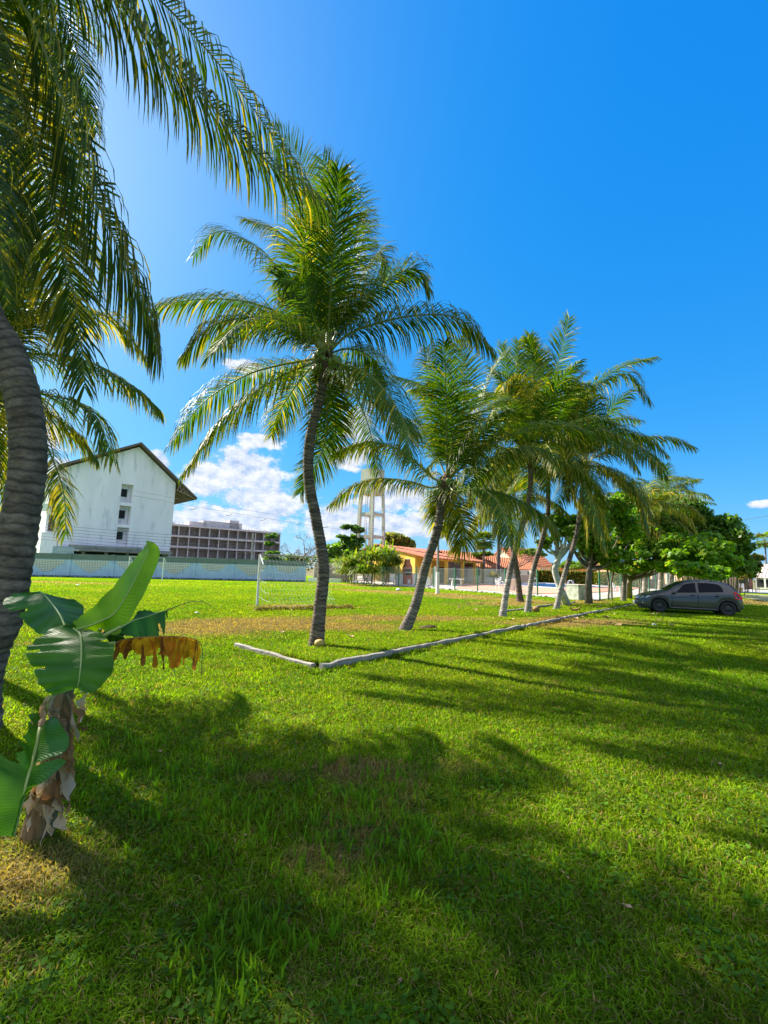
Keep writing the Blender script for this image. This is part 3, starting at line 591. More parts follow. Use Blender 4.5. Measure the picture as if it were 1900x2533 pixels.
palm('dark ringed palm under the leafy trees beside the green posts, left of the parked car',
     [(1542, 1485), (1545, 1430), (1553, 1360)], 29.6, (1568, 1280),
     [F([(1600,1240),(1650,1245),(1700,1250),(1738,1278)], dY=-1.5, age=.5, droop=.8, yellow=.3, L=1.0),
      F([(1600,1220),(1610,1215),(1640,1225)], dY=.5, age=.3)], 13, nuts=4, seed=8, wdl=.062, r=(.15, .12), white=.4, L=3.6, leafL=1.0, yellow=.3, nleaf=58)
palm('tall far palm whose crown tips rise above the leafy trees over the car',
     [(1593, 1466), (1600, 1400), (1618, 1320)], 35, (1640, 1255),
     [F([(1650,1200),(1680,1182),(1724,1190)], dY=.5, age=.3, L=1.1, droop=.6),
      F([(1650,1215),(1690,1200),(1720,1235)], dY=-.5, age=.4, L=1.1, droop=.7),
      F([(1630,1200),(1650,1180),(1700,1184)], dY=1.0, age=.3, L=1.0, droop=.6)], 11, nuts=0, seed=9, wdl=.062, r=(.2, .14), white=1, L=3.8, leafL=1.0, nleaf=54)
for q, (u, v, Y, ut, vt) in enumerate([(1633, 1466, 42, 1640, 1290), (1659, 1463, 49, 1668, 1300), (1674, 1460, 57, 1690, 1320)]):
    palm(['white-trunked palm behind the car, nearest of the three past the tall far palm', 'middle white-trunked palm of the far row behind the car bonnet', 'farthest white-trunked palm of the row, behind the car windscreen'][q],
         [(u, v), ((u+ut)/2, (v+vt)/2)], Y, (ut, vt), [], 12, nuts=0, seed=20+q, r=(.24, .15), white=1, L=4.2, leafL=1.0, nleaf=40, dead=3, wdl=.07)

# near left palm, crown above the picture
palm('nearest coconut palm at the left edge with thick grey ringed trunk and huge overhanging fronds',
     [(-62, 1785), (-50, 1695), (-26, 1603), (8, 1523), (46, 1317), (70, 1145), (62, 1008), (29, 893), (-20, 802), (-60, 700), (-120, 500), (-170, 250)], 4.4, (-200, -60),
     [F([(60,-150),(240,-60),(434,160),(640,380),(795,500)], dY=1.6, age=.32, droop=1.9, L=1.05, n=115, start=.1),
      F([(60,-260),(330,-60),(500,110),(620,260),(770,470)], dY=2.6, age=.32, droop=1.6, L=.95, n=105, start=.1),
      F([(43,0),(96,92),(159,250),(217,444),(289,603),(366,771),(388,870)], dY=1.0, age=.5, droop=1.1, L=.95, n=120, yellow=.10, side=(.8,-.8,0)),
      F([(-60,0),(60,250),(120,434),(154,627),(178,860)], dY=1.8, age=.8, droop=.6, L=.85, n=100, yellow=.35, side=(1,.4,0)),
      F([(-100,50),(-10,250),(40,450),(50,650)], dY=2.3, age=.7, droop=.6, L=.85, n=85, yellow=.4),
      F([(-60,-120),(0,60),(70,300),(130,520),(190,760),(210,960)], dY=1.5, age=.7, droop=.6, L=.9, n=105, yellow=.3, side=(1,.2,0)),
      F([(-110,-60),(-60,150),(-20,380),(0,600),(20,760)], dY=.8, age=.6, droop=.7, L=.9, n=100, yellow=.2, side=(1,0,0)),
      F([(-90,-200),(20,-200),(110,-60),(190,120),(240,330)], dY=2.8, age=.3, droop=.9, L=.9, n=95),
      F([(-60,-50),(60,100),(140,260),(172,430)], dY=4.5, age=.4, droop=.8, L=1.0, n=90),
      F([(-40,-100),(80,20),(180,150),(226,330)], dY=3.8, age=.3, droop=.8, L=1.0, n=90),
      F([(-60,-160),(60,-120),(120,0),(148,170)], dY=3.0, age=.3, droop=.7, L=.9, n=80),
      F([(-100,-150),(30,-140),(150,-60),(250,90)], dY=3.6, age=.3, droop=1.0, L=.9, n=90),
     ], 9, L=5.0, nuts=0, seed=11, white=.12, tk=dict(ring=.10, sides=36, amp=.075), r=(.165, .14), yellow=.12, leafL=.85, nleaf=80, Ytop=4.1, dead=0,
     auto=[(R_(250), R_(35), .4), (R_(290), R_(50), .3), (R_(215), R_(25), .5), (R_(330), R_(55), .2), (R_(180), R_(35), .4), (R_(150), R_(30), .5), (R_(120), R_(48), .3), (R_(200), R_(60), .1), (R_(90), R_(70), .1)])
palm('shorter palm behind the nearest trunk at the left edge, yellow drooping leaflets',
     [(-120, 1640), (-110, 1450), (-80, 1200), (-50, 1000)], 7.2, (-40, 890),
     [F(c9((120,560),(380,560),(700,620),(1050,810),(1235,975)), dY=.2, age=.4, droop=.9, yellow=.18, L=.75),
      F(c9((100,330),(450,235),(700,245),(900,290),(1120,560)), dY=1.2, age=.5, droop=.8, yellow=.6, L=.7),
      F(c9((100,800),(400,880),(600,930),(760,1060),(885,1380)), dY=-.5, age=.6, droop=.7, yellow=.15, L=.7),
      F(c9((100,850),(450,1060),(620,1190),(740,1350)), dY=.8, age=.7, droop=.6, yellow=.4, L=.7),
      F(c9((100,900),(300,1150),(420,1400),(500,1650),(515,1960)), dY=-.3, age=.8, droop=.6, yellow=.6, L=.6),
      F(c9((20,900),(80,1100),(110,1350),(60,1700)), dY=.6, age=.8, droop=.5, yellow=.7, L=.7),
      F(c9((-60,900),(-30,1200),(-40,1500)), dY=-.6, age=.8, droop=.5, yellow=.6, L=.7),
      F(c9((60,400),(120,100),(200,-200)), dY=1.0, age=.2, droop=.4, L=.7),
      F(c9((-20,400),(60,0),(80,-420)), dY=.4, age=.2, droop=.4, L=.75),
      F([(-20,700),(10,500),(60,330)], dY=.5, age=.2, droop=.4, L=.8, n=90, side=(1,-.3,0)),
      F([(0,720),(60,560),(140,440)], dY=1.0, age=.2, droop=.5, L=.8, n=90, side=(1,-.3,0)),
      F([(-10,780),(60,640),(170,560)], dY=.3, age=.3, droop=.7, L=.8, n=90),
      F([(-80,720),(-130,520),(-160,380)], dY=.6, age=.2, droop=.4, L=.8, n=90, side=(1,0,0)),
      F(c9((60,500),(250,250),(400,100),(560,60)), dY=1.4, age=.3, droop=.7, L=.7, yellow=.2),
     ], 8, L=3.9, nuts=4, seed=12, yellow=.2, nleaf=72, auto=[(R_(270), R_(30), .4), (R_(300), R_(50), .3), (R_(240), R_(10), .6), (R_(200), R_(40), .3), (R_(170), R_(15), .5), (R_(330), R_(60), .2), (R_(220), R_(60), .1), (R_(150), R_(50), .2)])

# ------------------------------------------------------------------ broadleaf trees
TREELEAF = leafmat('tree_leaf', .48, .45, (1.5, 1.6, .35), .35)
WOOD = pm('tree_bark', (.20, .16, .12), (.10, .08, .06), 6, .95, .8, 30)
def leaves(mb, P, Nn, size, cols, r, asp=.42, shape=6):
    n = len(P); a = nrm(r.normal(0, 1, (n, 3))+Nn*.3); a[:, 2] -= .25; a = nrm(a); up = nrm(r.normal(0, .5, (n, 3))+Nn*.6+np.array([0, 0, .8])); b = nrm(np.cross(a, up)); s = (size*r.uniform(.65, 1.25, n))[:, None]
    a = a*s; b = b*s*asp
    if shape == 6: V = np.stack([P-a*.5, P-a*.1-b, P+a*.3-b*.75, P+a*.5, P+a*.3+b*.75, P-a*.1+b], 1).reshape(-1, 3); q = np.arange(n)[:, None]*6; Fs = np.concatenate([q+np.array([[0, 1, 2, 3]]), q+np.array([[0, 3, 4, 5]])]); m = 6
    else: V = np.stack([P-a*.5, P-b*.6, P+a*.5, P+b*.6], 1).reshape(-1, 3); q = np.arange(n)[:, None]*4; Fs = q+np.array([[0, 1, 2, 3]]); m = 4
    mb.add(V, Fs, 0, np.repeat(cols, m, 0))
def crown_pts(blobs, n, r, shell=.55):
    vol = np.array([b[3]*b[4]*b[5] for b in blobs])**.72; pick = r.choice(len(blobs), n, p=vol/vol.sum()); B = np.array(blobs)[pick]
    d = nrm(r.normal(0, 1, (n, 3))); rad = (shell+(1-shell)*r.uniform(0, 1, n))**.8*r.normal(1, .06, n); rad *= r.normal(1, .10, n); rad *= .8+.35*fbm(d[:, 0]*3+pick*5, d[:, 1]*3+d[:, 2]*2, .8, 4)*1.2
    return B[:, :3]+d*B[:, 3:6]*rad[:, None], d
def tree(label, base, blobs, nleaf, leaf=.16, col=(.06, .13, .015), trunk_r=.14, seed=0, cat='tree', name='leafy_tree', group=None, limbs=True, trunk_pts=None, shell=.45, accent=None, acc=.06, wood=None, asp=.42, twigs=0, limb_to=None):
    r = np.random.default_rng(seed); th = Thing(name, label, cat, (base[0], base[1], 0), group); b = np.array([base[0], base[1], 0.0])
    BL = [list(x) for x in blobs]; sub = []
    for x in BL:                                   # break every mass into uneven clumps
        k = max(7, int((x[3]*x[4]*x[5])**.55*3.6)+5)
        for _ in range(k):
            d = nrm(r.normal(0, 1, 3)); q = r.uniform(.25, .92); s_ = r.uniform(.3, .62)
            sub.append([x[0]+d[0]*x[3]*q, x[1]+d[1]*x[4]*q, max(.9, x[2]+d[2]*x[5]*q*.9), x[3]*s_, x[4]*s_, x[5]*s_*.8])
    nleaf = int(nleaf*2.0); leaf = leaf*1.12; mb = MB(); P, d = crown_pts(sub, nleaf, r, shell)
    c = np.array(col)*r.uniform(.6, 1.45, (nleaf, 1)); hue = r.uniform(0, 1, (nleaf, 1)); c = c*(1-hue*.5)+np.array([col[0]*2.2, col[1]*1.5, col[2]])*hue*.5
    if accent is not None:
        k = r.uniform(0, 1, (nleaf, 1)) < acc; c = np.where(k, np.array(accent)*r.uniform(.6, 1.2, (nleaf, 1)), c)
    leaves(mb, P, d, leaf, c, r, asp); th.part('crown', mb, TREELEAF)
    if limbs:
        mb = MB(); cen = np.mean([x[:3] for x in BL], 0) if limb_to is None else np.array(limb_to)
        if trunk_pts is None: fork = b*.55+cen*.45; fork[:2] = b[:2]*.75+cen[:2]*.25; trunk_pts = [b, b*.5+fork*.5+r.normal(0, .08, 3), fork]
        tp = spline(trunk_pts, 16); mb.tube(tp, np.linspace(trunk_r*1.25, trunk_r*.8, 16), 10)
        for x in BL+sub[::3]:
            e = np.array(x[:3]); s0 = tp[-1-r.integers(0, 4)]; mid = s0*.5+e*.5+np.array([0, 0, -.12*np.linalg.norm(e-s0)])+r.normal(0, .1, 3); q = spline([s0, mid, e], 10); mb.tube(q, np.linspace(trunk_r*.5, trunk_r*.1, 10), 6)
        th.part('trunk', mb, wood or WOOD)
    return th
def B(u, v, Y, ru, rv, ry=None):
    """foliage mass seen round (u, v) at distance Y, radii given in picture pixels"""
    c = at(u, v, Y); k = Y/F_PX; return [c[0], c[1], c[2], ru*k, ry or ru*k, rv*k]
g_ = lambda u, v: ground(u, v)
DARKG = (.10, .215, .014); MIDG = (.09, .19, .014); LITEG = (.12, .25, .015)
tree('dark leafy tree with forked trunk rising among the palms, left of the parked car', g_(1457, 1494), [B(1470,1330,24.5,60,60), B(1500,1260,25,60,45), B(1540,1300,26,50,45), B(1420,1300,25.5,45,40), B(1510,1370,24,50,30)], 6500, .17, DARKG, .17, 1, accent=(.45,.3,.03), acc=.04, wood=WOOD,
     trunk_pts=[g_(1457,1494), at(1456,1440,24.8), at(1462,1390,24.8)])
tree('broad almond tree with a low horizontal branch reaching over the car bonnet', g_(1556, 1480), [B(1580,1350,29,65,50), B(1640,1380,28,60,35), B(1560,1400,29.5,50,24), B(1620,1310,30,60,40), B(1520,1350,30,45,45), B(1660,1340,28,45,40)], 10500, .22, DARKG, .17, 2, accent=(.5,.34,.03), acc=.05,
     trunk_pts=[g_(1556,1480), at(1557,1440,31), at(1575,1425,31)])
tree('bright green almond tree hanging low over the roof of the parked car', g_(1720, 1462), [B(1720,1370,27,55,45), B(1765,1380,27,50,40), B(1700,1410,25,50,22), B(1745,1415,25,45,20), B(1790,1400,28,40,30), B(1745,1340,28.5,50,35), B(1690,1350,28,50,40), B(1670,1400,27,40,25)], 15000, .22, LITEG, .2, 3, accent=(.45,.42,.05), acc=.05, limb_to=at(1730,1380,28))
tree('dark green tree behind the almond trees, its crown tapering down to the right', g_(1800, 1452), [B(1760,1300,38,60,40), B(1700,1270,38,50,40), B(1800,1330,38,40,40), B(1830,1370,37,35,35), B(1815,1400,36,45,25), B(1650,1290,38,50,45), B(1720,1330,38,60,50), B(1780,1350,37,55,50)], 16000, .24, (.065,.15,.02), .24, 4, accent=(.3,.3,.05), acc=.03)
tree('yellow-green leafy tree top between the palm fronds and the dark tree', g_(1640, 1458), [B(1630,1250,44,45,35), B(1680,1240,44,40,25), B(1600,1280,44,50,35)], 5500, .28, (.13,.19,.02), .25, 5)
tree('dark low tree at the right of the row beside the sunny road', g_(1850, 1448), [B(1860,1385,48,18,14), B(1845,1405,48,22,22), B(1875,1378,50,12,8)], 2200, .3, (.05,.09,.02), .15, 6, accent=(.4,.25,.05), acc=.12)
# crooked whitewashed tree
pw = [g_(1403, 1497), at(1392,1470,23), at(1381,1440,23), at(1373,1410,23), at(1380,1385,23), at(1392,1360,23)]
tree('crooked tree with whitewashed S-shaped trunk and twisting pale branches', g_(1403, 1497), [B(1400,1310,23,40,30), B(1350,1340,23,22,16), B(1440,1300,23,30,30), B(1370,1290,23.5,30,25)], 2200, .16, MIDG, .17, 7, wood=pm('whitewashed_bark', (.55,.52,.48), (.30,.27,.24), 6, .9, .5, 30), trunk_pts=pw)
# behind the field
tree('bright green tree left of the water tower', g_(850, 1431), [B(835,1365,62,38,25), B(860,1340,62,25,22), B(820,1385,60,30,12)], 4200, .42, (.10,.21,.02), .25, 10)
tree('tall layered almond tree with flat tiers beside the water tower legs', g_(868, 1431), [B(868,1303,60,26,6), B(885,1312,60,20,8), B(850,1330,60,22,5), B(880,1345,60,26,14), B(890,1375,60,24,18)], 3400, .42, (.05,.12,.02), .2, 11)
tree('round yellowish mango tree behind the red tiled roof', g_(985, 1429), [B(975,1345,85,30,24), B(1005,1350,85,25,20), B(950,1358,85,15,14)], 3600, .5, (.11,.15,.025), .3, 12, accent=(.3,.26,.06), acc=.25)
tree('small almond tree with stacked tiers over the wall, left of the bare tree', g_(668, 1431), [B(668,1325,56,18,7), B(665,1345,56,14,5), B(675,1368,56,20,7), B(668,1384,56,22,6)], 1700, .34, (.06,.14,.02), .12, 13)
tree('pale green shrub tree behind the wall under the bare branches', g_(710, 1429), [B(715,1380,60,22,9), B(740,1385,60,18,8)], 1100, .4, (.14,.22,.05), .1, 14)
tree('low bushy tree showing under the palms between the two tiled roofs', g_(1230, 1442), [B(1190,1372,70,25,8), B(1345,1345,72,20,14), B(1320,1368,70,26,10)], 1600, .4, (.10,.17,.02), .12, 15)
tree('green shrub behind the clipped hedge, right of the crooked tree', g_(1420, 1446), [B(1410,1400,80,26,14), B(1440,1398,80,20,12)], 1300, .42, (.10,.2,.02), .1, 16)
# bare tree
def bare_tree():
    r = np.random.default_rng(31); b = g_(735, 1433); th = Thing('bare_tree', 'leafless tree with a fan of grey-brown twigs above the wall', 'tree', b); mb = MB()
    stack = [(np.array([b[0], b[1], 0.0]), np.array([0, 0, 1.0]), 2.2, .2, 0)]
    while stack:
        p, d, L, rad, g = stack.pop(); e = p+d*L; m = (p+e)/2+r.normal(0, .06*L, 3); mb.tube([p, m, e], [rad, rad*.85, rad*.7], 5 if g < 3 else 3, cap=False)
        if g < 6:
            for _ in range(3 if g < 5 else 2):
                nd = nrm(d+r.normal(0, .55, 3)+np.array([0, 0, .02])); 
                if g < 2: nd = nrm(nd*np.array([1.5, 1, .8]))
                stack.append((e, nd, L*r.uniform(.55, .8), max(.018, rad*.58), g+1))
    th.part('trunk', mb, pm('bare_twigs', (.26, .20, .17), (.16, .12, .10), 4, .9))
bare_tree()
# fan palm by the pool
def fan_palm(label, bu, bv, cu, cv, Y, R, seed, n=34):
    r = np.random.default_rng(seed); b = at(bu, bv, Y); b[2] = 0; C = at(cu, cv, Y); th = Thing('fan_palm', label, 'palm tree', b)
    th.part('trunk', trunk_mesh([b, b*.5+C*.5+np.array([.06, 0, 0]), C], .16, .13, 0, seed, .2, 10), BARK)
    for q in range(n):
        a = q*2.4; el = R_(75-125*(q+.5)/n); d = np.array([math.cos(a)*math.cos(el), math.sin(a)*math.cos(el), math.sin(el)]); hub = C+d*R*.5; mb = MB(); side = nrm(np.cross(d, [0, 0, 1])); up = nrm(np.cross(side, d))
        k = 17; th_ = np.linspace(-1.9, 1.9, k); c = np.array([.10, .17, .03])*r.uniform(.6, 1.4)
        if r.uniform() < .25: c = np.array([.30, .27, .06])
        for t_ in th_:
            dd_ = d*math.cos(t_)+side*math.sin(t_); w_ = nrm(np.cross(dd_, up))*.05*R; l = R*.55*r.uniform(.8, 1.1); m_ = hub+dd_*l*.6-np.array([0, 0, .04*R]); e = hub+dd_*l-np.array([0, 0, .22*R*abs(math.cos(t_))])
            mb.add([hub, m_-w_, e, m_+w_], [[0, 1, 2, 3]], 0, c)
        mb.tube([C, hub], .02, 4, 1); th.part('frond', mb, [PALMLEAF, RACHIS])
fan_palm('small fan palm with a round crown right of the tiled roof end', 1194, 1442, 1197, 1337, 60, 1.75, 40)
fan_palm('tiny far fan palm on a thin trunk at the right edge of the picture', 1897, 1448, 1892, 1335, 100, 2.6, 41, 18)
def column_trunk():
    b = at(1231, 1438, 64); b[2] = 0; th = Thing('tall_palm', 'far palm with a straight dark trunk just right of the small fan palm', 'palm tree', b); C = at(1236, 1290, 64)
    th.part('trunk', trunk_mesh([b, b*.5+C*.5, C], .3, .22, 0, 44, .3, 10), BARK)
    for i_ in range(14):
        a_ = (i_+.5)/14; th.part('frond', frond_mesh(arc(C, i_*2.4, R_(80-100*a_), 3.6, .8+.5*a_), 1.0, 40, .6, .09, .14, a_, 800+i_, yellow=.2, rr=.05), [PALMLEAF, RACHIS])
column_trunk()
# strap-leaved palm clump (areca) in front of the yellow building
def clump(label, blobs, n, Lf, seed, base, col=(.13, .21, .02), name='leafy_shrub', wdt=.14):
    r = np.random.default_rng(seed); th = Thing(name, label, 'shrub', (base[0], base[1], 0)); mb = MB()
    for q in range(n):
        b = blobs[r.integers(len(blobs))]; d = nrm(r.normal(0, 1, 3)); d[2] = abs(d[2])*.9; P0 = np.array(b[:3])+d*np.array(b[3:6])*r.uniform(.2, .85)
        dr = nrm(np.array([d[0]+r.normal(0, .4), d[1]+r.normal(0, .4), .6+r.uniform(-.2, .6)])); L = Lf*r.uniform(.6, 1.2); c = np.array(col)*r.uniform(.55, 1.5)
        if r.uniform() < .22: c = np.array([.42, .36, .03])*r.uniform(.6, 1.1)
        pts = arc(P0, math.atan2(dr[0], dr[1]), math.asin(dr[2]), L, 1.3, 6); sdv = nrm(np.cross(dr, [0, 0, 1])); w_ = np.array([.5, 1, .95, .7, .4, .05])*wdt/2
        V = np.concatenate([pts-sdv*w_[:, None], pts+sdv*w_[:, None]]); mb.add(V, [[k, k+1, k+7, k+6] for k in range(5)], 0, c)
    th.part('foliage', mb, TREELEAF)
    for b in blobs:
        mb = MB(); mb.tube([(b[0], b[1], 0), (b[0]+.1, b[1], b[2]*.5), b[:3]], .06, 6); th.part('stem', mb, WOOD)
        mb = MB(); mb.tube([(b[0]+.3, b[1]+.1, 0), (b[0]+.3, b[1]+.1, b[2]*.6), (b[0]+.5, b[1], b[2])], .05, 6); th.part('stem', mb, WOOD)
    return th
clump('big clump of strap-leaved palms, dark green with yellow tips, in front of the yellow building', [B(870,1405,46,28,26), B(920,1388,46,36,30), B(955,1385,49,30,32), B(975,1400,50,16,24), B(900,1420,45,40,18), B(950,1420,49,30,18)], 2600, 1.6, 50, g_(925, 1444))
clump('small yellow shrub growing behind the field fence, left of the palm clump', [B(845,1400,51,20,20), B(855,1420,50,18,14)], 420, 1.1, 51, g_(848, 1442), (.16,.23,.02))
clump('round spiky reddish shrub beside the cream house wall by the pool', [B(1220,1428,57,14,8)], 260, .8, 52, g_(1220, 1446), (.10,.07,.03))
clump('orange and yellow croton shrub by the road, right of the car', [B(1846,1432,58,12,6)], 240, .7, 53, g_(1842,1462), (.3,.2,.03))
clump('young yellow palm shrub among the fence posts, left of the car', [B(1578,1415,36,16,18), B(1502,1405,29.5,12,26)], 300, 1.0, 54, g_(1578, 1474), (.30,.26,.03))

# ------------------------------------------------------------------ clipped hedge
def hedge(label, p0, p1, h, th_, col, seed, n, acc=(.5,.26,.04), accn=.22):
    r = np.random.default_rng(seed); th = Thing('hedge', label, 'hedge', (*((p0[:2]+p1[:2])/2), 0)); L = np.linalg.norm(p1[:2]-p0[:2]); d = (p1[:2]-p0[:2])/L; nn_ = np.array([-d[1], d[0]])
    a = r.uniform(0, L, n); face = r.integers(0, 3, n); b = np.where(face == 0, -th_/2, np.where(face == 1, th_/2, r.uniform(-.5, .5, n)*th_))+r.normal(0, .07, n); z = np.where(face == 2, h, r.uniform(0.05, h, n))+r.normal(0, .06, n)
    P = np.stack([p0[0]+d[0]*a+nn_[0]*b, p0[1]+d[1]*a+nn_[1]*b, np.maximum(z, .05)], 1); c = np.array(col)*r.uniform(.5, 1.5, (n, 1)); k = r.uniform(0, 1, (n, 1)) < accn*(.3+1.2*(z[:, None]/h)**2); c = np.where(k, np.array(acc)*r.uniform(.5, 1.1, (n, 1)), c)
    mb = MB(); leaves(mb, P, np.tile([0, 0, .4], (n, 1)), .26, c, r); th.part('foliage', mb, TREELEAF)
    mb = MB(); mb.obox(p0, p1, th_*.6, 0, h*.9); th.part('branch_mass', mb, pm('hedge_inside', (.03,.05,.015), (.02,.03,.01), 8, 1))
hedge('long clipped hedge with orange new leaves along the far side of the pool', at(1322,1430,78), at(1475,1430,72), 2.1, 1.0, (.07,.13,.015), 60, 9000)
hedge('right-hand stretch of clipped orange-tipped hedge, seen between the trunks and posts', at(1478,1430,71.5), at(1600,1430,60), 2.0, 1.0, (.07,.13,.015), 61, 7000)

# ------------------------------------------------------------------ boundary wall
WALLB = pm('blue_wall_paint', (.42, .56, .72), (.34, .47, .64), 2.0, .85, .2, 20, dirt=(.20, .22, .24), dscale=1.4, dthr=.60)
BAND = pm('grey_green_band', (.15, .20, .18), (.12, .16, .15), 3, .85, .2)
BLOCK = pm('cream_block', (.66, .66, .62), (.56, .54, .48), 6, .85)
DARKJ = pm('dark_joint', (.10, .10, .10), None, 4, .9); JOINT = pm('block_joint', (.26, .28, .30), None, 4, .9)
def boundary_wall():
    W0 = np.array([-34.8, 43.6]); W1 = np.array([-13.8, 49.0]); d = (W1-W0)/np.linalg.norm(W1-W0); st = 3.85; n0, n1 = -4, 7
    th = Thing('boundary_wall', 'long low painted wall across the field, pale blue with a grey-green top band', 'wall', (*W0, 0)); nn_ = np.array([d[1], -d[0]])
    a0 = W0+d*st*n0; a1 = W0+d*st*n1; mb = MB(); mb.obox(a0, a1, .18, -.1, 1.72); th.part('wall', mb, WALLB)
    mb = MB(); mb.obox(a0, a1, .23, 1.72, 2.28); th.part('top_band', mb, BAND)
    for k in range(n0, n1+1):
        c = W0+d*st*k+nn_*.03; mb = MB(); mb.obox(c-d*.16, c+d*.16, .3, -.1, 1.715, 0); mb.obox(c-d*.17, c+d*.17, .33, 1.715, 2.33, 1); th.part('pilaster', mb, [WALLB, BAND])
    for k in range(n0, n1):
        mb = MB(); bw = .235; rows = [13, 13, 11, 9, 7, 5, 3]; c0 = W0+d*st*(k+.5)
        if k in (4, 6): rows = [11, 9, 9, 5]
        for ri, m in enumerate(rows):
            z1 = 1.66-ri*.165
            mb.obox(c0-d*bw*m/2+nn_*.075, c0+d*bw*m/2+nn_*.075, .05, z1-.165, z1, 1)
            for q in range(m):
                x = (q-(m-1)/2)*bw; p = c0+d*x+nn_*.09; mb.obox(p-d*(bw/2-.018), p+d*(bw/2-.018), .05, z1-.147, z1-.018, 0)
        th.part('block_screen', mb, [BLOCK, JOINT])
    # dark weeds at the foot
    mb = MB(); r = np.random.default_rng(3); n = 5000; a = r.uniform(0, st*(n1-n0), n); P = np.stack([a0[0]+d[0]*a, a0[1]+d[1]*a, r.uniform(.02, .16, n)], 1); P[:, :2] += nn_*(.25+r.uniform(0, .5, (n, 1))); leaves(mb, P, np.tile([0, 0, 1.], (n, 1)), .12, np.array([.045, .06, .02])*r.uniform(.5, 1.6, (n, 1)), r, shape=4)
    tag(mb.build('weeds', TREELEAF), 'strip of dark weeds along the foot of the blue wall', 'weeds', kind='stuff')
    return a1
WEND = boundary_wall()
CREAM = pm('cream_plaster', (.62, .55, .38), (.54, .47, .32), 2, .85, dirt=(.30,.25,.18), dscale=1.2, dthr=.62)
WHITEP = pm('white_plaster', (.74, .73, .70), (.62, .61, .59), 3, .8, dirt=(.35,.33,.30), dscale=1.6, dthr=.6)
def low_wall(label, p0, p1, z0, z1, th_, mat, name='low_wall', cap=None):
    th = Thing(name, label, 'wall', (*((np.array(p0[:2])+np.array(p1[:2]))/2), 0)); mb = MB(); mb.obox(p0, p1, th_, z0, z1); th.part('wall', mb, mat)
    if cap: mb = MB(); mb.obox(p0, p1, th_+.1, z1, z1+.08); th.part('coping', mb, cap)
low_wall('plain beige wall with pale coping behind the field fence, right of the tallest palm', at(775,1440,53), at(862,1440,56), -.1, 2.1, .2, pm('beige_wall', (.42,.36,.28), None, 2, .9), cap=WHITEP)
low_wall('low white kerb wall along the field edge under the wire fence', at(765,1440,52), at(845,1440,50.5), -.1, .42, .25, WHITEP)

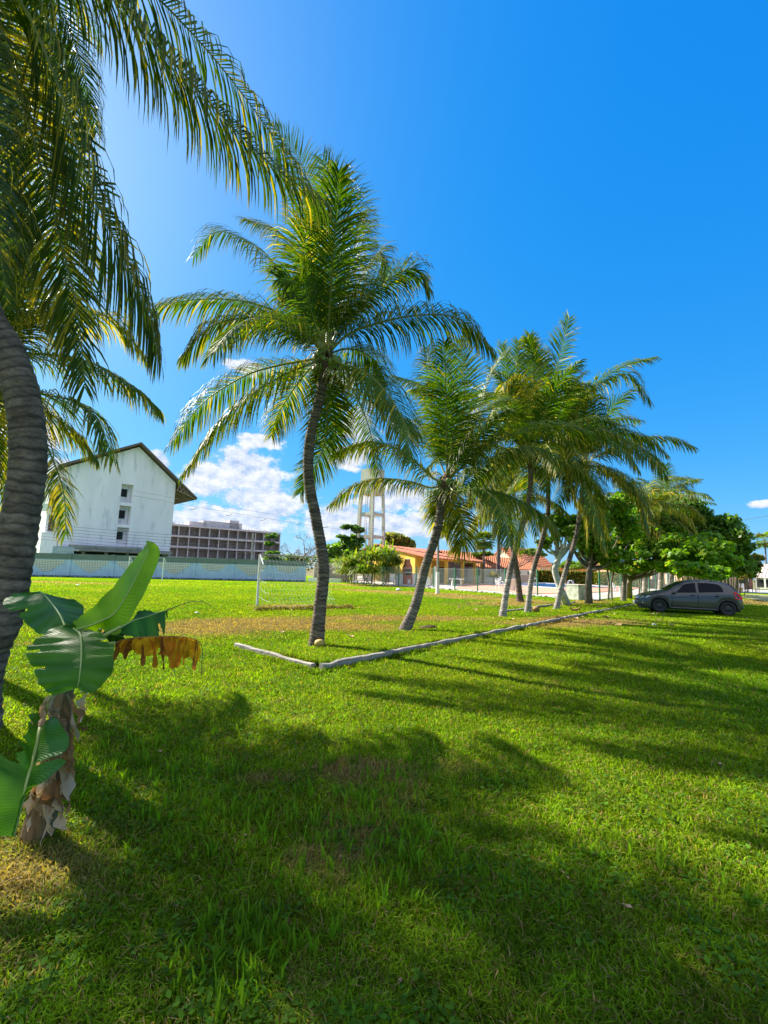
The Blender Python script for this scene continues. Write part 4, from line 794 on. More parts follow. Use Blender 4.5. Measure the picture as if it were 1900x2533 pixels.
# ------------------------------------------------------------------ white apartment building with the gable end
APT = pm('worn_white_paint', (.88, .80, .84), (.76, .70, .74), .55, .85, .1, 8, dirt=(.44, .46, .49), dscale=1.1, dthr=.56, stretch=(1, 1, .22))
ROOFB = pm('brown_roof_edge', (.16, .11, .09), (.11, .08, .07), 3, .8)
CONC = pm('raw_concrete', (.34, .31, .29), (.24, .22, .21), 1.2, .95, .2, 10, dirt=(.12, .11, .10), dscale=1.0, dthr=.58)
DARK = pm('dark_interior', (.02, .02, .022), None, 3, .8)
def apartment():
    A0 = at(139, 1385, 54)[:2]; A1 = at(417, 1392, 63)[:2]; W = np.linalg.norm(A1-A0); d = (A1-A0)/W; nb = np.array([-d[1], d[0]])
    th = Thing('apartment_building', 'tall white gabled apartment block with three recessed windows one above another', 'building', (*A0, 0))
    pk = .60*W; hz = lambda x: 13.1+4.2*(x/pk) if x < pk else 13.1+4.2*(W-x)/(W-pk); q = lambda x, b=0: A0+d*x+nb*b
    ra, rb = .475*W, .585*W; zs = [(9.5, 11.95), (6.55, 9.05), (3.75, 6.15)]; T = .3; mb = MB(); Z0 = 3.3
    def strip(x0, x1, z0, z1=None): mb.obox(q(x0, T/2), q(x1, T/2), T, z0, hz(x0) if z1 is None else z1, 0, None, z0, hz(x1) if z1 is None else z1)
    strip(0, ra, Z0); strip(ra, rb, 11.95); strip(rb, pk, Z0); strip(pk, W, Z0); strip(ra, rb, 9.05, 9.5); strip(ra, rb, 6.15, 6.55); strip(ra, rb, Z0, 3.75)
    mb.obox(q(0, T+.002), q(0, 26), T, Z0, 13.1); mb.obox(q(W-.002, T), q(W-.002, 26), T, 0, 13.1); mb.obox(q(0, 26), q(W, 26), T, 0, 13.1)
    th.part('wall', mb, APT)
    for (z0, z1) in zs:
        mb = MB(); D = 1.1; mb.obox(q(ra, D), q(rb, D), .1, z0, z1); mb.obox(q(ra, T+.003), q(ra, D), .1, z0, z1); mb.obox(q(rb, T+.003), q(rb, D), .1, z0, z1)
        mb.obox(q(ra, D/2+T/2), q(rb, D/2+T/2), D-T, z0-.1, z0+.03); mb.obox(q(ra, D/2+T/2), q(rb, D/2+T/2), D-T, z1, z1+.1)
        rc = th.part('window_recess', mb, APT); mb = MB(); wx = ra+.08; mb.obox(q(wx, D-.08), q(wx+.62*(rb-ra), D-.08), .06, z0+.85, z1-.55); wn = th.part('window', mb, DARK, rc)
    mb = MB(); mb.obox(q(.3, -.45), q(W*.999, -.45), 1.0, 2.85, 3.28); mb.obox(q(.9, -.98), q(W*.7, -.98), .12, 3.2, 3.55); th.part('ledge', mb, CONC)
    mb = MB(); mb.obox(q(0, 2.5), q(W, 2.5), .2, 0, 2.85, 0); th.part('ground_floor', mb, DARK)
    mb = MB()
    for x in np.linspace(.2, W-.2, 6): mb.obox(q(x-.15, .2), q(x+.15, .2), .35, 0, 2.85)
    mb.obox(q(W*.25, .8), q(W*.45, .8), .1, 0, 2.2); th.part('column', mb, CONC)
    # roof slabs
    for nm, (x0, x1) in (('left', (-1.0, pk)), ('right', (pk, W+2.9))):
        mb = MB(); zz = lambda x: 13.35+4.2*(x/pk) if x <= pk+1e-6 else 13.35+4.2*(W-x)/(W-pk)
        zA, zB = zz(x0), zz(x1); V = []
        for b in (-.9, 27):
            for (x, z) in ((x0, zA), (x1, zB), (x1, zB+.28), (x0, zA+.28)): V.append((*q(x, b), z))
        mb.add(V, [[0,1,2,3],[4,7,6,5],[0,4,5,1],[2,6,7,3],[1,5,6,2],[0,3,7,4]]); th.part('roof', mb, ROOFB)
    for b in (-.6, 1.5, 4): 
        mb = MB(); xe = W+2.75; ze = 13.35-4.2*2.75/(W-pk); g = lambda x, z: np.array([*q(x, b), z]); zt = lambda x: 13.3+4.2*(W-x)/(W-pk)
        mb.tube([g(W, 12.0+.0), g(xe, ze)], .07, 4); xs = np.linspace(W+.15, xe-.5, 5)
        for a, c in zip(xs[:-1], xs[1:]): 
            zb = lambda x: 12.0+(ze-12.0)*(x-W)/(xe-W); mb.tube([g(a, zb(a)), g((a+c)/2, zt((a+c)/2))], .05, 4); mb.tube([g((a+c)/2, zt((a+c)/2)), g(c, zb(c))], .05, 4)
        th.part('truss', mb, pm('truss_wood', (.34,.24,.2), None, 4, .9))
    mb = MB(); c = q(W*.93, 9); mb.box((*c, 15.5), (1.9, 1.9, 3.2), 0, math.atan2(d[1], d[0])); mb.box((*c, 17.15), (2.1, 2.1, .15), 0, math.atan2(d[1], d[0])); th.part('roof_tank', mb, CONC)
    # side volumes and balconies at the left
    mb = MB(); mb.obox(q(-1.7, 1.2), q(-.12, 1.2), 2.2, 0, 4.9); mb.obox(q(-1.35, 1.6), q(-.15, 1.6), 1.6, 4.9, 12.6); th.part('side_block', mb, APT)
    for z in (7.4, 10.4):
        mb = MB(); a = np.linspace(-math.pi, 0, 10); c = q(-.95, .5); V = [(c[0]+d[0]*math.cos(t)*1.1+nb[0]*math.sin(t)*1.0, c[1]+d[1]*math.cos(t)*1.1+nb[1]*math.sin(t)*1.0) for t in a]
        k = len(V); VV = [(x, y, z_) for z_ in (z, z+.9) for x, y in V]; mb.add(VV, [[i_, i_+1, k+i_+1, k+i_] for i_ in range(k-1)], 0); mb.add([(x, y, z+.02) for x, y in V]+[(c[0], c[1], z+.02)], [[i_, i_+1, k] for i_ in range(k-1)], 0)
        bl = th.part('balcony', mb, WHITEP); mb = MB(); mb.obox(q(-1.1, .74), q(-.5, .74), .05, z-2.3, z-.4); th.part('side_window', mb, pm('brown_window', (.12,.07,.04), None, 3, .5))
    # shop sign on the annex wall
    s0 = at(129, 1361, 50); s1 = at(183, 1361, 51.5); th2 = Thing('shop_sign', 'pale grey shop sign with white lettering above the wall, below the apartment block', 'sign', (*((s0[:2]+s1[:2])/2), 0))
    mb = MB(); mb.obox(s0, s1, .2, 0, 3.15, 0); th2.part('panel', mb, pm('sign_grey', (.36,.44,.46), None, 3, .7))
    cu = bpy.data.curves.new('t', 'FONT'); cu.body = 'Regatime'; cu.size = .42; cu.extrude = .01; to = bpy.data.objects.new('t', cu); COL.objects.link(to)
    bpy.context.view_layer.update(); me = bpy.data.meshes.new_from_object(to.evaluated_get(bpy.context.evaluated_depsgraph_get())); bpy.data.objects.remove(to)
    dv = (s1-s0)[:2]; dv /= np.linalg.norm(dv); lo = bpy.data.objects.new('lettering', me); COL.objects.link(lo); lo.parent = th2.o; me.materials.append(WHITEP)
    p = s0[:2]+dv*.95+np.array([dv[1], -dv[0]])*.14; lo.location = (p[0]-th2.loc[0], p[1]-th2.loc[1], 2.72); lo.rotation_euler = (R_(90), 0, math.atan2(dv[1], dv[0])); me.name = 'lettering'
    mb = MB(); c = s0[:2]+dv*.7+np.array([dv[1], -dv[0]])*.12
    a = np.linspace(0, 2*math.pi, 15); ring = [(c[0]+dv[0]*.17*math.cos(t), c[1]+dv[1]*.17*math.cos(t), 2.85+.17*math.sin(t)) for t in a]; mb.tube(ring, .035, 4, cap=False); mb.tube([ring[3]-np.array([0,0,.1]), ring[9]+np.array([0,0,.08])], .03, 4); th2.part('logo', mb, WHITEP)
apartment()
low_wall('white block of the neighbouring building at the far left edge behind the trunk', at(-30,1385,58), at(60,1385,60), 0, 3.2, 3, WHITEP, 'side_building')

# ------------------------------------------------------------------ unfinished concrete building
def concrete_frame():
    P0 = at(380, 1390, 122)[:2]; P1 = at(688, 1400, 147)[:2]; L = np.linalg.norm(P1-P0); d = (P1-P0)/L; nb = np.array([-d[1], d[0]]); q = lambda x, b=0: P0+d*x+nb*b
    th = Thing('unfinished_building', 'long unfinished concrete building with rows of open bays behind the wall', 'building', (*P0, 0)); pal = pm('pale_concrete', (.66,.56,.56), (.50,.43,.43), 1, .95)
    for k in range(5):
        mb = MB(); z = 3.05*k; mb.obox(q(0, 5), q(L, 5), 11, z-.05, z+.22); mb.obox(q(0, -.55), q(L, -.55), .12, z-.05, z+.48); th.part('floor_slab', mb, pal)
    n = int(L/2.75)
    for k in range(n+1):
        mb = MB(); x = L*k/n; mb.obox(q(x-.11, -.1), q(x+.11, -.1), .3, 0, 12.1); mb.obox(q(x-.04, 3), q(x+.04, 3), 5.5, 0, 12.1, 1); th.part('partition_wall', mb, [pal, CONC])
    mb = MB(); mb.obox(q(0, 2.3), q(L, 2.3), .2, 0, 12.1); th.part('back_wall', mb, pm('dim_block', (.42,.34,.32), (.30,.25,.24), 1.5, .95))
    for x, w_, h in ((9, 5, 1.6), (13, 12, 2.2), (21, 3, 3.0), (3, 2, .9)):
        mb = MB(); mb.obox(q(x, 4), q(x+w_, 4), 5, 12.4, 12.4+h); th.part('roof_room', mb, pal)
    mb = MB()
    for k in range(90): x = L*(k+.5)/90+random.uniform(-.2, .2); mb.tube([(*q(x, random.uniform(-.3, .8)), 12.3), (*q(x+random.uniform(-.1, .1), 0), 13.0+random.uniform(0, .5))], .03, 3)
    th.part('rebar', mb, CONC)
concrete_frame()

# ------------------------------------------------------------------ water tower
def water_tower():
    m = pm('tower_concrete', (.60, .56, .46), (.48, .45, .37), 1.4, .9, .2, 12, dirt=(.30, .26, .18), dscale=1.0, dthr=.58, stretch=(1, 1, .5)); Y = 63; c = at(915, 1408, Y); c[2] = 0
    th = Thing('water_tower', 'tall beige concrete water tower on four legs with a square tank', 'water tower', c); a = R_(-39); R2 = lambda x, y: (c[0]+x*math.cos(a)-y*math.sin(a), c[1]+x*math.sin(a)+y*math.cos(a)); s = 1.2
    for sx in (-1, 1):
        for sy in (-1, 1):
            k = .44 if (sx, sy) == (-1, -1) else .34; mb = MB(); z0, z1 = 0, 12.3; f = 1.28; V = []
            for (z, ff) in ((z0, f), (z1, 1.0)):
                for (dx, dy) in ((-k/2, -k/2), (k/2, -k/2), (k/2, k/2), (-k/2, k/2)): x, y = R2(sx*s*ff*.93+dx, sy*s*ff*.93+dy); V.append((x, y, z))
            mb.add(V, [[0,3,2,1],[4,5,6,7],[0,1,5,4],[1,2,6,5],[2,3,7,6],[3,0,4,7]]); th.part('leg', mb, m)
    for z in (2.9, 6.1, 9.3):
        f = (1.28-.28*z/12.3)*.93*s; P = [R2(-f, -f), R2(f, -f), R2(f, f), R2(-f, f)]; mb = MB()
        for i_ in range(4): mb.obox(P[i_], P[(i_+1) % 4], .22, z-.2, z+.2)
        th.part('ring_beam', mb, m)
    mb = MB(); V = []
    for z, k in ((12.1, .9), (12.6, 1.02), (15.8, 1.0)):
        for (dx, dy) in ((-1, -1), (1, -1), (1, 1), (-1, 1)): V.append((*R2(dx*s*k, dy*s*k), z))
    mb.add(V, [[0,3,2,1],[8,9,10,11]]+[[b+i_, b+(i_+1) % 4, b+4+(i_+1) % 4, b+4+i_] for b in (0, 4) for i_ in range(4)]); th.part('tank', mb, m)
    mb = MB(); x0 = R2(-1.32, .1); x1 = R2(-1.32, .5)
    for p in (x0, x1): mb.tube([(*p, .2), (*p, 15.9)], .025, 4)
    for z in np.arange(.5, 15.8, .4): mb.tube([(*x0, z), (*x1, z)], .018, 4)
    th.part('ladder', mb, pm('rusty_iron', (.22,.15,.1), None, 5, .8))
water_tower()

# ------------------------------------------------------------------ houses
def tile_mat(name, c1, c2, ang=0.0):
    if name in MATS: return MATS[name]
    m, t, out = mat_base(name); tc = N(t, 'ShaderNodeTexCoord'); mp = N(t, 'ShaderNodeMapping'); mp.inputs['Rotation'].default_value = (0, 0, ang); lk(t, tc.outputs['Object'], mp.inputs[0])
    wv = N(t, 'ShaderNodeTexWave', i_Scale=.95, i_Distortion=.4); wv.bands_direction = 'X'; lk(t, mp.outputs[0], wv.inputs['Vector'])
    n = N(t, 'ShaderNodeTexNoise', i_Scale=1.6, i_Detail=8, i_Roughness=.8); lk(t, tc.outputs['Object'], n.inputs['Vector'])
    mr = N(t, 'ShaderNodeMapRange'); mr.inputs['From Min'].default_value = .35; mr.inputs['From Max'].default_value = .65; lk(t, n.outputs['Fac'], mr.inputs['Value'])
    mx = N(t, 'ShaderNodeMix', data_type='RGBA'); lk(t, mr.outputs[0], mx.inputs['Factor']); mx.inputs['A'].default_value = (*c1, 1); mx.inputs['B'].default_value = (*c2, 1)
    p = N(t, 'ShaderNodeBsdfPrincipled', i_Roughness=.85); lk(t, mx.outputs['Result'], p.inputs['Base Color']); b = N(t, 'ShaderNodeBump', i_Strength=1.0, i_Distance=.12); lk(t, wv.outputs['Fac'], b.inputs['Height']); lk(t, b.outputs[0], p.inputs['Normal'])
    lk(t, p.outputs[0], out.inputs[0]); MATS[name] = m; return m
def slab(mb, pts, th_=.12, m=0):
    pts = np.array(pts, float); n = nrm(np.cross(pts[1]-pts[0], pts[2]-pts[0])); n = n if n[2] > 0 else -n; k = len(pts); V = np.vstack([pts, pts-n*th_]); mb.add(V, [list(range(k))], m); mb.add(V, [list(range(2*k-1, k-1, -1))], m); mb.add(V, [[i_, (i_+1) % k, k+(i_+1) % k, k+i_] for i_ in range(k)], m)
YEL = pm('yellow_paint', (.72, .44, .05), (.62, .37, .04), 2, .75, dirt=(.40,.24,.05), dscale=1.2, dthr=.65)
def tiled_surface(mb, a, b, c, d_, n, m=0):
    """rows of barrel tiles running from eave a-b to ridge d_-c"""
    a, b, c, d_ = [np.array(x, float) for x in (a, b, c, d_)]; slab(mb, [a, b, c, d_], .1, m)
    for k in range(n):
        t = (k+.5)/n; p0 = a+(b-a)*t; p1 = d_+(c-d_)*t; mb.tube([p0+[0,0,.02]+(p0-p1)*.02, p1+[0,0,.02]], .085, 6, m)
def yellow_house():
    E0 = at(1063, 1379, 49); E1 = at(1201, 1393, 62); A0 = at(924, 1346, 62); z_e = E0[2]; E1[2] = z_e; e = E1-E0; A1 = A0+e; A1[2] = A0[2]; TILE = tile_mat('red_roof_tiles', (.52,.17,.09), (.36,.12,.07), math.atan2(e[1], e[0]))
    th = Thing('yellow_clubhouse', 'yellow clubhouse with long red tiled roof and open veranda by the pool', 'building', (E0[0], E0[1], 0)); mb = MB(); tiled_surface(mb, E0, E1, A1, A0, 34); 
    wv = (A0-E0); B0 = A0+np.array([wv[0], wv[1], -(A0[2]-z_e)]); B1 = B0+e; tiled_surface(mb, B0, B1, A1, A0, 20); slab(mb, [E1, B1, A1], .1); th.part('roof', mb, TILE)
    mb = MB(); fl = lambda p, z: np.array([p[0], p[1], z]); ed = nrm(e); wd2 = nrm(np.array([wv[0], wv[1], 0])); i0 = E0+ed*.5+wd2*2.8; iR = E0+ed*.5+wd2*.3
    # gable end wall following the rake
    n = 16
    for k in range(n):
        f0, f1 = .24+(2-.3)*k/n*.5*1.0, .24+(2-.3)*(k+1)/n*.5*1.0
        g = lambda f: (E0+ed*.5)[:2]+wv[:2]*2*f*.5*2/2; hh = lambda f: (z_e+(A0[2]-z_e)*(1-abs(1-f)))-.15
        mb.obox(g(f0), g(f1), .2, 0, hh(f0), 0, None, 0, hh(f1))
    w0 = (E0+ed*.62)[:2]+wv[:2]*.24; w1 = (E1-ed*.6)[:2]+wv[:2]*.24; mb.obox(w0, w0+(w1-w0)*.34, .2, 0, z_e+.5); mb.obox(w0+(w1-w0)*.5, w1, .2, 0, z_e+.5, 1); mb.obox(w0+(w1-w0)*.34, w0+(w1-w0)*.5, .2, 2.1, z_e+.5)
    th.part('wall', mb, [YEL, pm('mauve_wall', (.42,.33,.30), None, 2, .85)])
    mb = MB(); mb.obox(w0+(w1-w0)*.34+wd2[:2]*.3, w0+(w1-w0)*.5+wd2[:2]*.3, .05, 0, 2.1); th.part('doorway', mb, DARK)
    for t in (.02, .28, .56, .80, .97):
        c = (E0+e*t)[:2]+wd2[:2]*.35; mb = MB(); mb.obox(c-ed[:2]*.17, c+ed[:2]*.17, .34, 0, z_e-.02); th.part('pillar', mb, YEL)
    mb = MB(); mb.obox(E0[:2]+ed[:2]*.1+wd2[:2]*.35, E1[:2]-ed[:2]*.1+wd2[:2]*.35, .2, z_e-.28, z_e-.06); th.part('beam', mb, YEL)
    # low yellow side wing with lighter panel
    c0 = (E0+wd2*3.2)[:2]-ed[:2]*.2; c1 = (E0+wd2*9)[:2]-ed[:2]*.2; mb = MB(); mb.obox(c0, c1, .12, .0, 1.05); th.part('parapet', mb, WHITEP)
    return E0, E1, A0, ed, wd2
YH = yellow_house()
def house(label, u0, u1, Y0, Y1, eave, ridge, depth, wall, tile, cat='house', wins=(), overh=.5, porch=None, nm='house'):
    p0 = at(u0, 1410, Y0)[:2]; p1 = at(u1, 1410, Y1)[:2]; L = np.linalg.norm(p1-p0); d = (p1-p0)/L; nb = np.array([-d[1], d[0]]); q = lambda x, b, z: np.array([*(p0+d*x+nb*b), z]); th = Thing(nm, label, cat, (*p0, 0)); mb = MB()
    mb.obox(q(0,0,0), q(L,0,0), .2, -.1, eave); mb.obox(q(0,depth,0), q(L,depth,0), .2, 0, eave); 
    for x in (0.101, L-.101):
        mb.obox(q(x,.1,0), q(x,depth/2,0), .2, 0, eave, 0, None, 0, ridge-.12); mb.obox(q(x,depth/2,0), q(x,depth-.1,0), .2, 0, ridge-.12, 0, None, 0, eave)
    th.part('wall', mb, wall); mb = MB(); h = ridge-eave; s = overh; k = h/(depth/2); tiled_surface(mb, q(-s,-s,eave-s*k+.06), q(L+s,-s,eave-s*k+.06), q(L+s,depth/2,ridge+.06), q(-s,depth/2,ridge+.06), int(L/.42)); slab(mb, [q(-s,depth+s,eave-s*k+.06), q(L+s,depth+s,eave-s*k+.06), q(L+s,depth/2,ridge+.06), q(-s,depth/2,ridge+.06)], .1); th.part('roof', mb, tile)
    for (x, z, w_, hh, kind) in wins:
        mb = MB(); mb.obox(q(x*L-w_/2,-.13,0), q(x*L+w_/2,-.13,0), .06, z, z+hh); o = th.part('door' if kind == 'd' else 'window', mb, DARK)
        mb = MB(); mb.obox(q(x*L-w_/2-.07,-.15,0), q(x*L-w_/2,-.15,0), .08, z, z+hh); mb.obox(q(x*L+w_/2,-.15,0), q(x*L+w_/2+.07,-.15,0), .08, z, z+hh); mb.obox(q(x*L-w_/2-.07,-.15,0), q(x*L+w_/2+.07,-.15,0), .08, z+hh, z+hh+.08); th.part('frame', mb, WHITEP, o)
    if porch:
        for x in porch: mb = MB(); mb.obox(q(x*L-.12,-1.6,0), q(x*L+.12,-1.6,0), .24, 0, eave-.3); th.part('pillar', mb, wall)
    return th
T2 = tile_mat('orange_roof_tiles', (.60,.22,.10), (.42,.15,.07), .2); PEACH = pm('peach_paint', (.70,.42,.26), (.62,.36,.22), 2, .8)
house('cream house with orange tiled roof and dark doorway right of the clubhouse', 1150, 1262, 64, 72, 2.7, 4.6, 8, CREAM, T2, wins=((.25,1.1,1.1,.9,'w'), (.68,0,1.3,2.1,'d')), overh=.8)
house('pale cream gabled house seen between the white palm trunks, with red side roof', 1278, 1362, 92, 96, 3.6, 7.0, 9, CREAM, T2, wins=((.3,1.2,1.2,1,'w'), (.75,0,1.6,2.2,'d')))
house('white low house with tiled roof and dark porch behind the pool, left part', 1258, 1330, 80, 84, 2.5, 4.4, 8, WHITEP, T2, wins=((.25,.2,2.0,1.8,'d'), (.7,.9,1.4,1.0,'w')), porch=(.1,.5,.9))
house('long peach coloured house stretching behind the hedge', 1385, 1600, 92, 78, 2.9, 4.0, 8, PEACH, T2, wins=((.2,1,1.4,1.1,'w'), (.5,0,1.2,2.1,'d'), (.8,1,1.4,1.1,'w')))
house('peach house half hidden behind the low tree branches, left of the car', 1600, 1690, 62, 56, 2.7, 4.4, 8, PEACH, T2, wins=((.3,1,1.4,1.1,'w'), (.7,0,1.2,2.1,'d')))
house('brick-brown house with pale door behind the road, right of the car', 1770, 1858, 76, 74, 2.6, 3.8, 8, pm('brick_brown', (.28,.12,.08), (.20,.09,.06), 3, .9), tile_mat('grey_roof', (.25,.24,.22), (.16,.15,.14)), wins=((.62,.8,2.6,1.0,'w'), (.35,.0,1.1,2.1,'d')))
house('pale house with wide pinkish roof at the right edge beyond the road', 1868, 1960, 84, 80, 2.2, 4.6, 9, WHITEP, pm('pale_sheet_roof', (.62,.50,.42), (.52,.42,.36), 2, .8), wins=((.3,.3,3.0,1.4,'w'), (.75,0,1.2,2.0,'d')), porch=(.05,.3,.6))
low_wall('low white wall with slots by the road, right of the parked car', at(1786,1440,63), at(1840,1440,62), 0.15, 1.05, .2, WHITEP)
low_wall('low brown planter edge in front of the white slotted wall', at(1786,1440,61.5), at(1836,1440,60.5), 0, .5, .3, pm('ochre_wall', (.42,.28,.10), None, 3, .9))
low_wall('brown and white brick garden wall left of the hedge, behind the pool', at(1250,1430,72), at(1325,1430,78), 0, 1.3, .2, pm('brick_wall', (.40,.20,.14), (.50,.40,.34), 4, .9), cap=WHITEP)
low_wall('concrete lower terrace wall with peach top behind the hedge', at(1480,1430,80), at(1600,1430,66), 0, 2.5, .2, PEACH)
# far treeline so that the horizon is closed
def treeline():
    r = np.random.default_rng(9); n = 16000; th_ = np.concatenate([r.uniform(-1.2, -.62, n//5), r.uniform(-.4, 1.2, n-n//5)]); d = 190+r.uniform(0, 25, n); hmax = 4+5*fbm(th_*40, th_*0, 3, 8); z = r.uniform(0, 1, n)**.7*hmax
    P = np.stack([np.sin(th_)*d, np.cos(th_)*d, z+.3], 1); mb = MB(); leaves(mb, P, np.tile([0,-.5,.5], (n,1)), 1.5, np.array([.05,.09,.02])*r.uniform(.5,1.6,(n,1)), r, shape=4)
    tag(mb.build('far_trees', TREELEAF), 'far line of green trees along the horizon', 'trees', kind='stuff')
treeline()

# ------------------------------------------------------------------ pool terrace
def sheet(name, pts, z, mat, th_=0.0, kind='structure'):
    P = np.array([[p[0], p[1], z] for p in pts]); k = len(P); mb = MB(); mb.add(P, [list(range(k))], 0)
    if th_: V = np.vstack([P, P-[0, 0, th_]]); mb.add(V, [[i_, k+i_, k+(i_+1) % k, (i_+1) % k] for i_ in range(k)], 0)
    o = mb.build(name, mat); tag(o, kind=kind); return o
FC = np.array(ground(1484, 1485)[:2]); FL = np.array(ground(876, 1441)[:2]); fdir = (FC-FL)/np.linalg.norm(FC-FL); FR = np.array(ground(1655, 1462)[:2]); sdir = (FR-FC)/np.linalg.norm(FR-FC); fn = np.array([-fdir[1], fdir[0]])
APRON = pm('terrace_concrete', (.55, .50, .44), (.44, .40, .35), .8, .95, .2, 6, dirt=(.28,.24,.19), dscale=.6, dthr=.62)
fo = -fn*.5*(1 if np.dot(fn, FL) > 0 else -1)
sheet('terrace', [FL+fo, FC+fo*.9-sdir*.4, FR+sdir*30+fdir*.4, FR+sdir*30+np.array([-45, 30]), FL+np.array([-2, 40])], .045, APRON, .2)
BRICK = pm('terrace_brick', (.55, .27, .17), (.46, .23, .15), 2.5, .9, .2, 14)
pl = [ground(1200,1446)[:2], ground(1376,1456.5)[:2], ground(1509,1452.5)[:2]]; pl.append(pl[0]+pl[2]-pl[1]); pl = [np.array(p) for p in pl]; pc = sum(pl)/4
sheet('brick_terrace', [ground(1128,1457)[:2], ground(1215,1463)[:2], ground(1300,1470)[:2], ground(1395,1472)[:2], ground(1558,1462)[:2], ground(1600,1450)[:2], ground(1400,1438)[:2], ground(1150,1441)[:2]], .10, BRICK, .06)
TILEW = pm('pool_edge_tile', (.62, .62, .60), (.55, .55, .54), 3, .6)
grow = [p+(p-pc)/np.linalg.norm(p-pc)*1.1 for p in pl]
V = [(*p, .16) for p in grow]+[(*p, .16) for p in pl]+[(*p, .10) for p in grow]+[(*p, -.1) for p in pl]; mb = MB()
mb.add(V, [[i_, (i_+1) % 4, 4+(i_+1) % 4, 4+i_] for i_ in range(4)]+[[i_, 8+i_, 8+(i_+1) % 4, (i_+1) % 4] for i_ in range(4)]+[[4+i_, 4+(i_+1) % 4, 12+(i_+1) % 4, 12+i_] for i_ in range(4)]); pe = Thing('swimming_pool', 'blue swimming pool with pale tiled edge behind the palm trunks', 'pool', (*pc, 0)); pe.part('pool_edge', mb, TILEW)
mw, t, out = mat_base('pool_water'); p = N(t, 'ShaderNodeBsdfPrincipled', i_Roughness=.08); p.inputs['Base Color'].default_value = (.015, .16, .50, 1); p.inputs['Specular IOR Level'].default_value = .35
tc = N(t, 'ShaderNodeTexCoord'); n = N(t, 'ShaderNodeTexNoise', i_Scale=2.2, i_Detail=4); lk(t, tc.outputs['Object'], n.inputs['Vector']); b = N(t, 'ShaderNodeBump', i_Strength=.6, i_Distance=.08); lk(t, n.outputs['Fac'], b.inputs['Height']); lk(t, b.outputs[0], p.inputs['Normal']); lk(t, p.outputs[0], out.inputs[0])
mb = MB(); mb.add([(*p_, .115) for p_ in pl], [[0,1,2,3]]); pe.part('water', mb, mw)
STEEL = pm('white_steel', (.75,.75,.76), None, 3, .3); WPL = pm('white_plastic', (.80,.81,.82), (.74,.75,.77), 3, .4)
def pool_ladder(label, u, v, zrot):
    g = ground(u, v); th = Thing('pool_ladder', label, 'ladder', g)
    for s in (-.25, .25):
        mb = MB(); c, sn = math.cos(zrot), math.sin(zrot); a = np.linspace(0, math.pi, 9); mb.tube([(g[0]+c*s-sn*(.35*math.cos(t_)), g[1]+sn*s+c*(.35*math.cos(t_)), .16+.75*math.sin(t_)**.7) for t_ in a], .028, 5); th.part('handrail', mb, STEEL)
pool_ladder('white curved pool ladder rails in front of the crossing palm trunks', 1412, 1454, .9)
pool_ladder('second white pool ladder at the far left end of the hedge', 1324, 1444, .9)

# chain-link fence -------------------------------------------------------
GREENP = pm('green_post_paint', (.035, .20, .10), (.03, .15, .08), 4, .6); WIRE = pm('galvanised_wire', (.42,.46,.46), None, 5, .5)
def chain_fence(label, pts_posts, h=1.95, cell=.16, wire=True, post_r=.055):
    P = [np.array(p[:2], float) for p in pts_posts]; th = Thing('wire_fence', label, 'fence', (*P[0], 0))
    for p in P: mb = MB(); mb.tube([(*p, -.1), (*p, h)], post_r, 8); th.part('post', mb, GREENP)
    if not wire: return
    mb = MB(); r = .006
    for a, b in zip(P[:-1], P[1:]):
        L = np.linalg.norm(b-a); d = (b-a)/L; hh = h-.12; 
        for z in (.08, hh): mb.tube([(*a, z), (*(a+(b-a)/2), z-.02), (*b, z)], .008, 3, cap=False)
        for s in (-1, 1):
            k = np.arange(-hh, L, cell) if s > 0 else np.arange(0, L+hh, cell)
            for x0 in k:
                # line x = x0 + s*z
                z0, z1 = .08, hh
                if s > 0: z0 = max(z0, -x0); z1 = min(z1, L-x0)
                else: z0 = max(z0, x0-L); z1 = min(z1, x0)
                if z1-z0 > .05: mb.tube([(*(a+d*(x0+s*z0)), z0), (*(a+d*(x0+s*z1)), z1)], r, 3, cap=False, smooth=False)
    th.part('wire_mesh', mb, WIRE)
n = 11; chain_fence('green posted wire mesh fence between the field and the pool terrace', [ground(876,1441), ground(921,1444), ground(947,1447), ground(986,1450), ground(1029,1452.5), ground(1073,1455.5), ground(1125,1460), ground(1181.5,1463.5), ground(1250,1468.5), ground(1330,1475)])
chain_fence('row of green posts along the right side of the terrace, behind the leafy trees', [FC]+[FC+sdir*x for x in (3.1, 6.2, 10, 14, 18, 22, 26, 31, 36)], h=2.35, cell=.3)
chain_fence('wire fence on thin green posts farther back, in front of the palm clump', [ground(800,1436), ground(861,1437), ground(921,1438), ground(961,1440)], h=1.8, cell=.3, post_r=.04)
def post(label, u, v, h, r, mat, name='post', lean=(0, 0), cat='post', sides=8, top=None, rtop=None):
    g = ground(u, v); th = Thing(name, label, cat, g); mb = MB(); mb.tube([(g[0], g[1], -.1), (g[0]+lean[0], g[1]+lean[1], h)], [r, rtop or r], sides); th.part('shaft', mb, mat)
    if top: mb = MB(); mb.tube([(g[0]-.02, g[1], 0), (g[0]+lean[0]*.5, g[1]+lean[1]*.5, h*.36)], [r*1.3, r*1.25], sides); th.part('painted_base', mb, top)
    return th
GREYW = pm('grey_wood', (.30,.27,.24), (.18,.16,.14), 5, .95); 
post('concrete light pole with white painted lower half standing at the field edge', 1083, 1469, 4.25, .10, GREYW, 'pole', cat='pole', top=WHITEP, rtop=.07, lean=(-.02,0))
post('thin grey post standing in front of the blue wall, seen through the goal net', 717, 1437, 1.85, .05, WHITEP)
post('short grey pole beside the left end of the green fence', 861, 1439, 1.9, .06, GREYW)
post('white post with black bands just left of the light pole', 1076, 1455, 2.0, .07, WHITEP)
